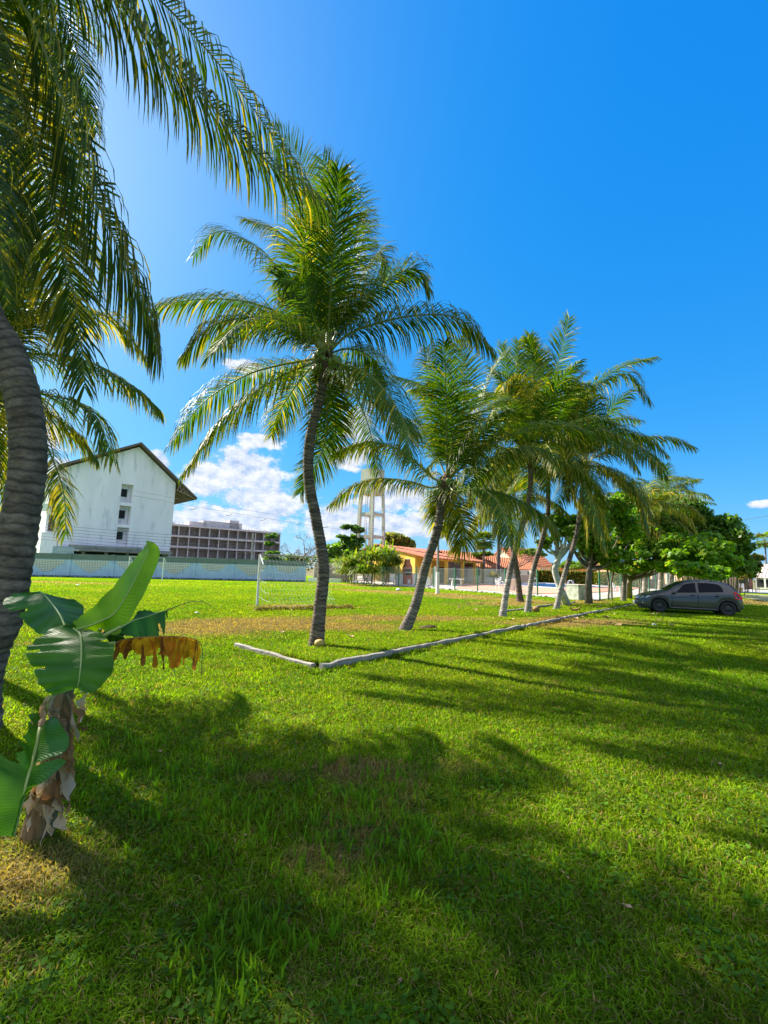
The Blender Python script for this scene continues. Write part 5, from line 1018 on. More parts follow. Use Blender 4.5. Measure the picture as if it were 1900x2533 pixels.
post('slim red-brown post between the crossing trunks by the pool', 1401, 1470, 2.1, .05, pm('rusty_post', (.22,.10,.07), None, 4, .8))
ub = at(621, 1431, 53); ub[2] = 0; 
def utility(label, base, top, r=.13, arm=True):
    th = Thing('utility_pole', label, 'pole', base); mb = MB(); mb.tube([base, top], [r*1.2, r*.8], 8); th.part('shaft', mb, CONC)
    if arm: mb = MB(); mb.tube([top+np.array([-.8, 0, -.3]), top+np.array([.8, 0, -.3])], .05, 4); th.part('crossarm', mb, GREYW)
utility('leaning concrete utility pole behind the wall in front of the unfinished building', ub, at(626, 1319, 53), arm=False)
p2 = at(1842, 1448, 80); p2[2] = 0; utility('far utility pole sticking up behind the dark tree at the right', p2, at(1843, 1317, 80), .15)
p3 = at(905, 1436, 70); p3[2] = 0; utility('thin far pole seen between the tower legs', p3, at(905, 1310, 70), .09, False)
def wire(label, pts, r=.015, sag=.3, loops=0):
    a, b = np.array(pts[0]), np.array(pts[1]); n = 24; t_ = np.linspace(0, 1, n)[:, None]; P = a+(b-a)*t_; P[:, 2] -= sag*4*(t_*(1-t_))[:, 0]; th = Thing('power_line', label, 'cable', (P[n//2][0], P[n//2][1], 0), 'overhead cables'); mb = MB(); mb.tube(P, r, 3, cap=False); th.part('cable', mb, DARKJ)
    return P, th
P, wth = wire('sagging overhead cable with small curved spacers across the clouds', [at(330, 1226, 40), at(960, 1325, 62)], .014, .2)
for (u, v) in ((478,1260), (566,1275), (651,1287), (738,1298), (806, 1305)):
    c = at(u, v, 40+22*(u-330)/630); mb = MB(); mb.tube([c+np.array([-.30,0,0]), c+np.array([-.08,0,-.03]), c+np.array([.14,0,.04]), c+np.array([.32,0,.19])], .025, 4); wth.part('spacer', mb, DARKJ)
wire('upper thin overhead cable above the one with spacers', [at(330, 1214, 40), at(960, 1312, 62)], .012, .2)
lab = ['topmost', 'second highest', 'third', 'fourth', 'fifth', 'lowest']
for q in range(6):
    wire(f'{lab[q]} of the six cables crossing low in front of the white apartment block', [at(-60, 1276+q*8, 47), at(624, 1333+q*7, 52.8)], .018, .35)
wire('long rising cable above the dark tree at the right edge', [at(1800, 1292, 70), at(1990, 1258, 55)], .03, .1)
wire('cable from the far right utility pole going right', [at(1843, 1318, 80), at(1990, 1318, 75)], .03, .3)
wire('lower cable from the far right utility pole, just under the tiny fan palm top', [at(1843, 1340, 80), at(1990, 1334, 75)], .03, .3)

# terrace furniture --------------------------------------------------------
def chair(label, g, rz, z0=.1):
    th = Thing('plastic_chair', label, 'chair', (g[0], g[1], z0), 'white plastic chairs by the pool'); c, s = math.cos(rz), math.sin(rz); q = lambda x, y, z: np.array([g[0]+x*c-y*s, g[1]+x*s+y*c, z0+z])
    for x, y in ((-.24, -.22), (.24, -.22), (-.22, .22), (.22, .22)): mb = MB(); mb.tube([q(x*1.15, y*1.15, 0), q(x, y, .42)], [.025, .03], 5); th.part('leg', mb, WPL)
    mb = MB(); mb.box(q(0, 0, .43), (.5, .48, .04), 0, rz); th.part('seat', mb, WPL)
    mb = MB()
    for x in (-.2, -.1, 0, .1, .2): mb.tube([q(x, .23, .45), q(x, .30, .84)], .025, 4)
    mb.tube([q(-.25, .23, .44), q(-.26, .31, .78), q(-.16, .33, .90), q(.16, .33, .90), q(.26, .31, .78), q(.25, .23, .44)], .028, 5); th.part('backrest', mb, WPL)
    for x in (-.27, .27): mb = MB(); mb.tube([q(x, -.22, .42), q(x, -.22, .64), q(x, .0, .66), q(x, .28, .64)], .024, 5); th.part('armrest', mb, WPL)
def table(label, g, w_, h, z0=.1, mat=WPL, legs=4, rz=.3):
    th = Thing('table', label, 'table', (g[0], g[1], z0)); mb = MB(); mb.box((g[0], g[1], z0+h-.03), (w_, w_*.8, .05), 0, rz); th.part('tabletop', mb, mat); c, s = math.cos(rz), math.sin(rz)
    for x, y in (((-.4, -.3), (.4, -.3), (-.4, .3), (.4, .3)) if legs == 4 else ((-.3, 0), (.3, 0))): mb = MB(); X_, Y_ = x*w_, y*w_; mb.tube([(g[0]+X_*c-Y_*s, g[1]+X_*s+Y_*c, z0), (g[0]+X_*c-Y_*s, g[1]+X_*s+Y_*c, z0+h-.056)], .03 if legs == 4 else .1, 5); th.part('leg', mb, mat)
chair('leftmost white plastic chair beside the first white table', ground(1136,1444), 1.2); chair('white plastic chair close behind the leftmost one', ground(1146,1443.5), 2.6)
chair('white plastic chair at the right end of the first white table, higher back showing', ground(1172,1444), -1.3)
table('white table between the plastic chairs on the clubhouse veranda side', ground(1160,1444.5), 1.5, .75)
chair('white plastic chair left of the second table, in front of the spiky shrub', ground(1209,1445), 1.4); chair('white plastic chair tucked right of the second table', ground(1233,1445), -1.2)
table('second white table near the spiky shrub', ground(1221,1445), 1.3, .75)
chair('nearest white plastic chair, beside the round white planter', ground(1236,1459), .4); chair('white plastic chair alone near the terrace corner, right of the pool', ground(1529,1473), .8)
table('pale concrete bench table just inside the fence right of the light pole', ground(1130,1452), 1.5, .8, .045, WHITEP, 2, -.1)
def planter(label, g, r, h, plant, seed, mat=WHITEP, z0=.05, sq=False):
    th = Thing('planter', label, 'planter', (g[0], g[1], z0)); mb = MB()
    if sq: mb.box((g[0], g[1], z0+h/2), (r*2, r*1.8, h), 0, .5); mb.box((g[0], g[1], z0+h+.02), (r*2.06, r*1.86, .06), 0, .5)
    else:
        mb.tube([(g[0], g[1], z0), (g[0], g[1], z0+h*.9), (g[0], g[1], z0+h*.9), (g[0], g[1], z0+h)], [r*.7, r*.95, r*1.08, r*1.08], 14)
    th.part('pot', mb, mat)
    if plant:
        rr_ = np.random.default_rng(seed); mb = MB()
        for k in range(40): mb2 = arc((g[0], g[1], z0+h), rr_.uniform(0, 6.28), rr_.uniform(.5, 1.4), plant*rr_.uniform(.5, 1), 1.4, 5); sdv = np.array([.7, .7, 0])*.035; V = np.concatenate([mb2-sdv, mb2+sdv]); mb.add(V, [[i_, i_+1, i_+6, i_+5] for i_ in range(4)], 0, np.array([.40,.30,.03])*rr_.uniform(.5, 1.1))
        th.part('plant', mb, TREELEAF)
planter('white tapered flower pot with a yellow leafy plant by the veranda', ground(1103,1443), .30, .95, .8, 70)
planter('round white concrete planter behind the third white palm trunk', ground(1266,1463), .42, 1.05, 0, 71)
planter('square mossy white concrete block box beside the terrace corner', ground(1429,1483), .52, .92, 0, 72, pm('mossy_concrete', (.50,.50,.44), (.32,.34,.26), 3, .95, .4, 14, dirt=(.12,.15,.08), dscale=2.2, dthr=.52), 0, True)
def standing_stone():
    g = ground(1055, 1453); th = Thing('painted_stone', 'leaning white painted stone slab standing beside the second palm trunk', 'stone', g); mb = MB(); V = []
    out_ = [(-.32, 0), (.26, 0), (.36, .35), (.30, .92), (.16, 1.0), (-.02, .98), (-.18, .6), (-.28, .3)]
    for y in (-.14, .14): V += [(g[0]+x, g[1]+y, z) for x, z in out_]
    k = 8; mb.add(V, [list(range(k)), list(range(2*k-1, k-1, -1))]); mb.add(V, [[i_, k+i_, k+(i_+1) % k, (i_+1) % k] for i_ in range(k)]); th.part('slab', mb, WHITEP)
standing_stone()
def barbecue():
    g = ground(1007, 1446); s = g[1]/45*1.0; th = Thing('brick_barbecue', 'red brick barbecue with chimney hood and dark firebox behind the fence', 'barbecue', g)
    bm_ = pm('barbecue_brick', (.46,.16,.10), (.36,.12,.08), 5, .9, .3); c, s_ = math.cos(.25), math.sin(.25); q = lambda x, y, z: (g[0]+x*c-y*s_, g[1]+x*s_+y*c, z); mb = MB()
    def frus(z0, z1, a, b): mb.add([q(x*a, y*a*.8, z0) for x, y in ((-1,-1),(1,-1),(1,1),(-1,1))]+[q(x*b, y*b*.8, z1) for x, y in ((-1,-1),(1,-1),(1,1),(-1,1))], [[0,3,2,1],[4,5,6,7]]+[[i_, (i_+1) % 4, 4+(i_+1) % 4, 4+i_] for i_ in range(4)])
    frus(0, 1.85, .48, .48); frus(1.85, 2.45, .485, .27); frus(2.45, 2.75, .27, .25); th.part('brickwork', mb, bm_)
    mb = MB(); mb.box(q(-.02, -.40, 1.55), (.72, .06, .30), 0, .25); mb.box(q(-.02, -.40, 1.18), (.72, .06, .24), 0, .25); th.part('firebox', mb, DARK)
    mb = MB(); mb.box(q(0, -.41, 1.36), (.84, .07, .07), 0, .25); mb.box(q(.1, -.40, .35), (.34, .05, .45), 0, .25); mb.box(q(0, 0, 2.80), (.62, .5, .07), 0, .25); th.part('trim', mb, WHITEP)
    for (x0, x1, lb, h) in ((-1.45, -.52, 'left', 1.15), (.55, 2.9, 'right', 1.2)):
        t2 = Thing('counter', f'white plastered counter joined to the {lb} side of the brick barbecue', 'counter', q((x0+x1)/2, 0, 0)); mb = MB(); p0 = q(x0, .05, 0); p1 = q(x1, .05, 0); mb.obox(p0, p1, .5, 0, h); t2.part('base', mb, WHITEP); mb = MB(); mb.obox(q(x0-.06, .05, 0), q(x1, .05, 0), .62, h, h+.06); t2.part('countertop', mb, pm('counter_top', (.6,.6,.62), None, 4, .5))
barbecue()
def litter_box(label, u, v, size, mat, name, cat, rz=.4): 
    g = ground(u, v); th = Thing(name, label, cat, g); r = np.random.default_rng(int(u)); mb = MB(); mb.sphere((g[0], g[1], size[2]*.4), (size[0]/2, size[1]/2, size[2]/2), 0, 8, 5, None, .16); th.part('lump', mb, mat); return th
litter_box('white stone lying on the grass below the fence', 985, 1461, (.35,.3,.2), WHITEP, 'stone', 'stone')
litter_box('small bluish bag lying at the fence foot left of the barbecue', 882, 1442, (.5,.3,.25), pm('blue_bag', (.35,.5,.7), None, 4, .6), 'bag', 'bag')
litter_box('white scrap lying on the lawn in front of the car', 1619, 1546, (.16,.1,.05), WPL, 'paper_scrap', 'litter')
litter_box('white scrap on the field left of the goal post', 487, 1517, (.14,.1,.05), WPL, 'paper_scrap', 'litter')
litter_box('pale scrap near the far left of the field by the wall', 192, 1447, (.3,.2,.05), WPL, 'paper_scrap', 'litter')
post('broken dark post leaning over in front of the fence', 928, 1453, .9, .06, GREYW, 'broken_post', lean=(-1.15, .3))
# rubble kerb along the fence foot
mb = MB(); r = np.random.default_rng(14)
for q in range(150):
    t_ = r.uniform(0, 1); p = FL+(FC-FL)*t_+fo*r.uniform(.6, 2.2); s_ = r.uniform(.05, .2); mb.sphere((p[0], p[1], s_*.2), (s_, s_*.8, s_*.5), 0, 6, 4, None, .15)
tag(mb.build('rubble', pm('rubble_stone', (.50,.44,.36), (.36,.30,.24), 4, .95)), 'strip of pale broken rubble along the foot of the field fence', 'rubble', kind='stuff')

# ------------------------------------------------------------------ goals
WP = pm('white_post_paint', (.74,.73,.71), (.60,.58,.56), 6, .5, dirt=(.25,.2,.15), dscale=4, dthr=.62)
NETM = pm('net_cord', (.55,.56,.53), None, 5, .8)
def goal(label, a, b, h, off, net=True, r=.05, netdrop=.9):
    a = np.array([*a[:2], 0.0]); b = np.array([*b[:2], 0.0]); o = np.array([*off, 0.0]); Z = np.array([0, 0, 1.0]); th = Thing('football_goal', label, 'goal', a)
    for p in (a, b): mb = MB(); mb.tube([p-Z*.1, p+Z*h], r, 10); th.part('post', mb, WP)
    mb = MB(); mb.tube([a+Z*h, b+Z*h], r*.6, 10); th.part('crossbar', mb, pm('worn_crossbar', (.50,.47,.44), (.25,.22,.20), 5, .8))
    for p in (a, b): mb = MB(); mb.tube([p+Z*h, p+Z*(h-.42)+o*.22], r*.6, 6); th.part('net_arm', mb, WP)
    if not net: return
    mb = MB(); nx, nz = 18, 11; g = np.zeros((nx+1, nz+1, 3)); 
    for i_ in range(nx+1):
        for j_ in range(nz+1):
            s = i_/nx; t_ = j_/nz; top = a+(b-a)*s+Z*h*.97-Z*.12*math.sin(math.pi*s)*0; 
            arm = top+o*.22-Z*(.40+.12*math.sin(math.pi*s)); low = a+(b-a)*s+o*(.85+.15*math.sin(math.pi*s))+Z*.03
            p = top+(arm-top)*(t_/.2) if t_ < .2 else arm+(low-arm)*((t_-.2)/.8)+o*.0-Z*(.22*math.sin(math.pi*(t_-.2)/.8))
            if p[2] < .02: p[2] = .02
            g[i_, j_] = p+rng.normal(0, .018, 3)*[1, 1, .3 if t_ < .9 else .1]
    for i_ in range(nx+1): mb.tube(g[i_], .0027, 3, cap=False)
    for j_ in range(nz+1): mb.tube(g[:, j_], .0027, 3, cap=False)
    for e, k in ((g[0], a), (g[-1], b)):
        for j_ in range(1, nz, 2): q = k+Z*h*(1-j_/nz); mid = (q+e[j_])/2-Z*.05; mb.tube([q, mid, e[j_]], .005, 3, cap=False)
        for f in (.33, .66): mb.tube([k+Z*h*(1-j_/nz)+(e[j_]-k-Z*h*(1-j_/nz))*f for j_ in range(nz+1)], .005, 3, cap=False)
    th.part('net', mb, NETM)
ga = ground(636, 1497); gb = at(790, 1437, 21.2)
goal('near white football goal with a torn net, partly behind the tallest palm trunk', ga, gb, 2.08, (1.25, -1.9))
goal('far white football goal standing close to the blue wall', ground(401, 1436), at(315, 1440, 38.6), 2.1, (.8, .6), False, .05)
# heap of dry grass on the net edge
mb = MB(); r = np.random.default_rng(22); n = 5200; t_ = r.uniform(-.12, 1.02, n); e0 = ground(660, 1510)[:2]; e1 = ground(868, 1505)[:2]; P = e0+(e1-e0)*t_[:, None]; wdt = .16+.14*vnoise(t_*20, t_*0, 1, 2); off = r.normal(0, .5, n)*wdt; P = P+np.array([.1, 1.0])*off[:, None]+np.array([0, .16])*np.sin(t_*9)[:, None]; hgt = (.05+.17*vnoise(t_*9, t_*0, 1, 5))*np.exp(-(off/wdt)**2)*r.uniform(.2, 1, n)
leaves(mb, np.stack([P[:, 0], P[:, 1], hgt+.01], 1), np.tile([0, 0, .6], (n, 1)), .10, np.where(r.uniform(0, 1, (n, 1)) < .35, np.array([.10,.12,.03]), np.array([.30,.22,.08]))*r.uniform(.5, 1.3, (n, 1)), r, .12, 4)
tag(mb.build('dry_grass_heap', TREELEAF), 'ridge of heaped dry grass along the bottom of the near goal net', 'grass heap', kind='stuff')

# ------------------------------------------------------------------ fallen things
def nut(label, u, v, mat, s=.1):
    g = ground(u, v); hz_ = float(H(g[0], g[1])); th = Thing('fallen_coconut', label, 'coconut', (g[0], g[1], hz_)); mb = MB(); mb.sphere((g[0], g[1], hz_+s*.8), (s*1.2, s, s*.95), 0, 12, 8, None, .02); th.part('husk', mb, mat)
    mb = MB(); mb.tube([(g[0]-s*1.1, g[1], hz_+s*.8), (g[0]-s*1.3, g[1], hz_+s*.9)], s*.3, 6); th.part('stem_end', mb, FIBRE)
nut('yellow-brown coconut lying at the foot of the tallest palm', 790, 1607, pm('coconut_yellow', (.46,.32,.06), (.30,.20,.05), 4, .6), .09)
nut('brown coconut lying right of the fourth white trunk', 1326, 1515, NUTB, .13)
litter_box('dark clod of old palm fibre lying right of the second palm base', 1062, 1558, (.5,.25,.14), FIBRE, 'fibre_clump', 'plant litter')
def curved_spathe():
    g = ground(1424, 1516); z = .10; th = Thing('fallen_spathe', 'curved brown dry palm spathe lying on the grass before the crossing trunks', 'plant litter', (g[0], g[1], z)); mb = MB(); k = g[1]/F_PX; P = [(g[0]+x*k, g[1], z+h) for x, h in ((-14, .12), (-8, .03), (0, .02), (8, .06), (11, .16))]; mb.tube(P, [.02, .05, .07, .05, .02], 6); th.part('husk', mb, NUTB)
curved_spathe()
def dry_leaves():
    r = np.random.default_rng(77); proto = None; spots = [(1507,1689), (640+60,1568), (865,1578), (1160,1494), (1190,1496), (1136,1504), (1266,1541), (780,1602)]+[(r.uniform(1400,1700), r.uniform(1516,1550)) for _ in range(34)]+[(r.uniform(1130,1500), r.uniform(1487,1512)) for _ in range(16)]+[(r.uniform(300,1800), r.uniform(1850,2450)) for _ in range(10)]
    for q, (u, v) in enumerate(spots):
        g = ground(u, v); z = float(H(g[0], g[1])); 
        if proto is None:
            mb = MB(); s = .13; V = np.array([(-s,0,.01),(-s*.3,-s*.42,.05),(s*.5,-s*.36,.03),(s,0,.04),(s*.5,s*.36,.06),(-s*.3,s*.42,.02),(0,0,.0)]); mb.add(V, [[6,0,1],[6,1,2],[6,2,3],[6,3,4],[6,4,5],[6,5,0]], 0); proto = mb.build('fallen_leaf', pm('dry_leaf', (.46,.28,.17), (.34,.20,.10), 9, .8)); o = proto; tag(o, 'small curled brown dry leaf lying on the grass', 'leaf', 'dry leaves scattered on the lawn')
        else: o = proto.copy(); COL.objects.link(o)
        o.location = (g[0], g[1], z+.025); k = r.uniform(.5, 1.1)*(1.0 if v > 1480 else 1.3)*(.22 if v > 1600 else 1); o.scale = (k, k, k); o.rotation_euler = (r.uniform(-.4,.4), r.uniform(-.4,.4), r.uniform(0,6.28))
dry_leaves()
# road at the right
sheet('road', [ground(1770,1465)[:2], ground(1960,1470)[:2], ground(2300,1478)[:2], ground(2300,1462)[:2], ground(1960,1461)[:2], ground(1770,1456)[:2]], .03, pm('road_surface', (.42,.40,.40), (.34,.32,.32), .6, .95))
sheet('path', [ground(1830,1478)[:2], ground(1960,1500)[:2], ground(2400,1560)[:2], ground(2400,1500)[:2], ground(1960,1476)[:2], ground(1850,1470)[:2]], .034, pm('sandy_track', (.40,.33,.17), (.22,.24,.08), .9, .95, dirt=(.12,.17,.04), dscale=.5, dthr=.5))

# ------------------------------------------------------------------ parked hatchback
def car():
    wf = ground(1633, 1515); wr = ground(1803, 1524); ax = nrm((wr-wf)[:2]); L0 = np.linalg.norm((wr-wf)[:2]); k = L0/2.59   # x runs from nose to tail
    out = np.array([ax[1], -ax[0]]); 
    if np.dot(out, wf[:2]) > 0: out = -out                                                                  # towards the camera
    O = wf[:2]-ax*.83*k-out*.80*k                                                                           # centre line under the nose
    th = Thing('parked_car', 'dark grey hatchback parked under the low almond tree at the right', 'car', (*(O+ax*2*k), 0))
    W = lambda x, y, z: np.stack(np.broadcast_arrays(O[0]+(ax[0]*x+out[0]*y)*k, O[1]+(ax[1]*x+out[1]*y)*k, np.asarray(z)*k), -1)
    XS = np.unique(np.concatenate([np.linspace(0, 4.02, 60), np.linspace(.44, 1.22, 26), np.linspace(3.03, 3.81, 26)]))
    top = lambda x: np.interp(x, [0, .06, .25, .6, .95, 1.12, 1.45, 1.85, 2.2, 2.7, 3.2, 3.55, 3.72, 3.85, 3.95, 4.02], [.60, .70, .80, .90, .965, 1.0, 1.22, 1.44, 1.50, 1.52, 1.47, 1.38, 1.22, 1.02, .92, .80])
    belt = lambda x: np.minimum(np.interp(x, [0, .06, .25, .6, 1.1, 2.0, 3.2, 3.8, 4.02], [.55, .62, .72, .80, .90, .93, .99, 1.0, .78]), top(x)-.03)
    half = lambda x: np.interp(x, [0, .08, .25, .6, 1.2, 3.0, 3.6, 3.85, 4.02], [.52, .66, .76, .82, .86, .86, .82, .76, .62])
    def bot(x):
        b = np.interp(x, [0, .15, .5, 3.6, 3.9, 4.02], [.28, .20, .19, .20, .26, .36])
        for c in (.83, 3.42):
            r = .375; d = np.abs(x-c); b = np.where(d < r, np.maximum(b, .30+np.sqrt(np.maximum(r*r-d*d, 0))), b)
        return b
    def ring(x):
        w_, b, t, z0 = half(x), belt(x), top(x), bot(x); zl = np.maximum(z0, .2); cab = np.clip((t-b-.1)/.3, 0, 1)
        ye = w_*(.93-.19*cab); m1 = z0+(b-z0)*.35; m2 = z0+(b-z0)*.72
        ys = [0*x, w_*.95, w_*.985, w_*1.01, w_*1.0, w_*.965, ye*1.0, ye*.88, ye*.5, 0*x]; zs = [zl, z0, z0+.03, m1, m2, b, t-.055*(.4+cab), t-.012, t+.01, t+.018]
        return np.stack(ys, 1), np.stack(zs, 1)
    Yr, Zr = ring(XS); n, m = Yr.shape; PAINT = pm('car_paint', (.085, .08, .082), (.09, .086, .088), 30, .16, spec=.5, metal=.35); 
    mb = MB(); Fq = np.array([[i_*m+j_, (i_+1)*m+j_, (i_+1)*m+j_+1, i_*m+j_+1] for i_ in range(n-1) for j_ in range(1, m-1)])
    for s in (1, -1):
        V = W(XS[:, None], s*Yr, Zr).reshape(-1, 3); mb.add(V, Fq if s > 0 else Fq[:, ::-1], 0, None, True)
        for e in (0, n-1): mb.add(V[e*m:(e+1)*m], [list(range(m))], 0)
    th.part('body', mb, PAINT)
    GL = pm('car_glass', (.004, .006, .012), None, 3, .12, spec=.12); BLK = pm('black_trim', (.02, .02, .022), None, 6, .55)
    # side point at (x, t): t=0 belt, t=1 roof edge
    def side(x, t, s, o=.006):
        Yq, Zq = ring(np.array([x])); y = Yq[0, 5]+(Yq[0, 6]-Yq[0, 5])*t; z = Zq[0, 5]+(Zq[0, 6]-Zq[0, 5])*t; return W(x, s*(y+o), z)
    def low(x, z, s, o=.004):
        Yq, Zq = ring(np.array([x])); y = np.interp(z, Zq[0, 1:6], Yq[0, 1:6]); return W(x, s*(y+o), z)
    def panel(poly_lo, poly_hi, s, mat, name, nn=14, parent=None, o=.008):
        # strip between lower and upper curves given as (x, t) lists
        xs = np.linspace(poly_lo[0][0], poly_lo[-1][0], nn); lo_ = np.interp(xs, [p[0] for p in poly_lo], [p[1] for p in poly_lo]); hi = np.interp(xs, [p[0] for p in poly_hi], [p[1] for p in poly_hi]); V = []
        for x, a, b in zip(xs, lo_, hi):
            for t_ in np.linspace(a, b, 5): V.append(side(x, t_, s, o))
        mb = MB(); mb.add(V, [[i_*5+j_, (i_+1)*5+j_, (i_+1)*5+j_+1, i_*5+j_+1] for i_ in range(nn-1) for j_ in range(4)], 0, None, True); return th.part(name, mb, mat, parent)
    for s in (1, -1):
        panel([(1.47, .04), (2.27, .04)], [(1.47, .10), (1.62, .45), (1.80, .84), (1.95, .90), (2.27, .92)], s, GL, 'side_window'); panel([(2.37, .04), (3.28, .08)], [(2.37, .92), (3.05, .90), (3.20, .80), (3.28, .45)], s, GL, 'side_window')
        # seams, handles, sill
        for xs_, zz_ in ((1.32, (.30, .90)), (2.32, (.26, .92)), (3.06, (.72, .95))):
            mb = MB(); mb.tube([low(xs_+(.0 if xs_ != 3.06 else -.02), z, s) for z in np.linspace(*zz_, 7)], .011, 4); th.part('door_seam', mb, BLK)
        for x in (2.12, 3.02): mb = MB(); mb.tube([low(x-.09, .83, s, .02), low(x, .835, s, .032), low(x+.09, .83, s, .02)], [.016, .02, .016], 6); th.part('door_handle', mb, BLK)
        mb = MB(); mb.tube([low(x, .70+.01*x, s, .004) for x in np.linspace(1.3, 3.0, 12)], .010, 5); th.part('side_crease', mb, PAINT)
        mb = MB(); mb.tube([low(x, .25, s, -.01) for x in np.linspace(1.25, 3.0, 10)], .035, 6); th.part('sill', mb, PAINT)
        for c in (.83, 3.42):
            mb = MB(); a = np.linspace(-.15, math.pi+.15, 16); mb.tube([low(c-.385*math.cos(t_), max(.21, .30+.385*math.sin(t_)), s, .004) for t_ in a], .022, 5); th.part('wheel_arch', mb, PAINT)
        mb = MB(); p = side(1.42, .12, s, .11)[None][0]; mb.sphere(p, (.09*k, .06*k, .065*k), 0, 10, 6); mb.tube([side(1.42, .02, s, 0), p], .02, 5); th.part('mirror', mb, PAINT)
        mb = MB(); V = [low(x, z, s, .008) for x, z in ((.07, .62), (.30, .62), (.52, .74), (.40, .76), (.14, .71))]; 
        mb.add(V, [[0, 1, 2, 3, 4]]); th.part('headlight', mb, pm('headlight_lens', (.5,.55,.6), None, 3, .1, spec=.8))
        mb = MB(); V = [side(x, t_, s, .012) if z is None else low(x, z, s, .03) for x, t_, z in ((3.70, 0, .74), (3.95, 0, .72), (4.0, 0, .80), (3.90, 0, .90), (3.80, 0, .965), (3.70, .30, None), (3.66, .05, None))]; mb.add(V, [[0, 1, 2, 3, 4, 5, 6]]); V2 = [v+np.array([*(ax*.03-out*s*.03), 0]) for v in V]; mb.add(V+V2, [[i_, (i_+1) % 7, 7+(i_+1) % 7, 7+i_] for i_ in range(7)]); th.part('tail_light', mb, pm('red_lens', (.85,.012,.012), (.7,.01,.01), 3, .35, spec=.3))
        mb = MB(); mb.tube([side(x, 1.0, s, -.06)+np.array([0, 0, .035+(.02 if 1.8 < x < 3.05 else -.02)]) for x in (1.75, 1.85, 2.4, 3.0, 3.1)], .016, 5); th.part('roof_rail', mb, BLK)
    # windscreen and rear window follow the loft, lifted a little
    for nm, (xa, xb) in (('windscreen', (1.16, 1.84)), ('rear_window', (3.56, 3.80))):
        mb = MB(); xs = np.linspace(xa, xb, 10); Yq, Zq = ring(xs); V = []
        for i_ in range(10):
            for f in np.linspace(-.88, .88, 9): V.append(W(xs[i_]-(.01 if nm == 'windscreen' else -.012), f*Yq[i_, 6], top(xs[i_])+.022-.03*abs(f)**3))
        mb.add(V, [[i_*9+j_, i_*9+j_+1, (i_+1)*9+j_+1, (i_+1)*9+j_] for i_ in range(9) for j_ in range(8)], 0, None, True); th.part(nm, mb, GL)
    mb = MB(); c = W(0, 0, .0); P = lambda x, y, z: W(x, y, z)
    V = [P(x, y, z) for x in (.1, 3.9) for y in (-.62, .62) for z in (.16, .62)]; mb.add(V, [[0,1,3,2],[4,6,7,5],[0,2,6,4],[1,5,7,3],[0,4,5,1],[2,3,7,6]]); th.part('underbody', mb, BLK)
    for x in (.0, 4.0):
        mb = MB(); s_ = -1 if x == 0 else 1; mb.tube([W(x+s_*.03 if abs(y) < .5 else x-s_*.22, y, .38) for y in (-.72, -.45, 0, .45, .72)], .07, 8); th.part('bumper', mb, PAINT)
        mb = MB(); V = [W(x+s_*.105, y, z) for y, z in ((-.2, .36), (.2, .36), (.2, .47), (-.2, .47))]; mb.add(V, [[0, 1, 2, 3]]); th.part('number_plate', mb, WPL)
    mb = MB(); V = [W(-.012, y, z) for y, z in ((-.42, .47), (.42, .47), (.46, .58), (-.46, .58))]; mb.add(V, [[0, 1, 2, 3]]); th.part('grille', mb, BLK)
    TY = pm('tyre_rubber', (.022, .021, .02), (.035, .032, .03), 14, .85, .3); RM = pm('dark_steel_rim', (.05, .05, .052), (.03, .03, .03), 8, .5)
    for x in (.83, 3.42):
        for s in (1, -1):
            prof = [(.19, .60), (.235, .60), (.29, .615), (.305, .64), (.305, .76), (.29, .795), (.235, .81), (.205, .80), (.195, .77)]; a = np.linspace(0, 2*math.pi, 29)[:-1]; V = [W(x+r_*math.cos(t_), s*y, .302+r_*math.sin(t_)) for r_, y in prof for t_ in a]; q = len(a); mb = MB()
            mb.add(V, [[i_*q+j_, i_*q+(j_+1) % q, (i_+1)*q+(j_+1) % q, (i_+1)*q+j_] for i_ in range(len(prof)-1) for j_ in range(q)], 0, None, True); ty = th.part('wheel', mb, TY)
            prof = [(.20, .775), (.185, .77), (.17, .745), (.12, .745), (.10, .775), (.05, .785), (.0, .785)]; V = [W(x+r_*math.cos(t_), s*y, .302+r_*math.sin(t_)) for r_, y in prof for t_ in a]; mb = MB(); mb.add(V, [[i_*q+j_, i_*q+(j_+1) % q, (i_+1)*q+(j_+1) % q, (i_+1)*q+j_] for i_ in range(len(prof)-1) for j_ in range(q)], 0, None, True); rm = th.part('rim', mb, RM, ty)
            mb = MB()
            for h in range(8): t_ = h*math.pi/4; mb.sphere(W(x+.135*math.cos(t_), s*.75, .302+.135*math.sin(t_)), (.022, .022, .022), 0, 6, 4)
            th.part('rim_hole', mb, DARK, ty)
    mb = MB()
    for s in (1,): pass
car()

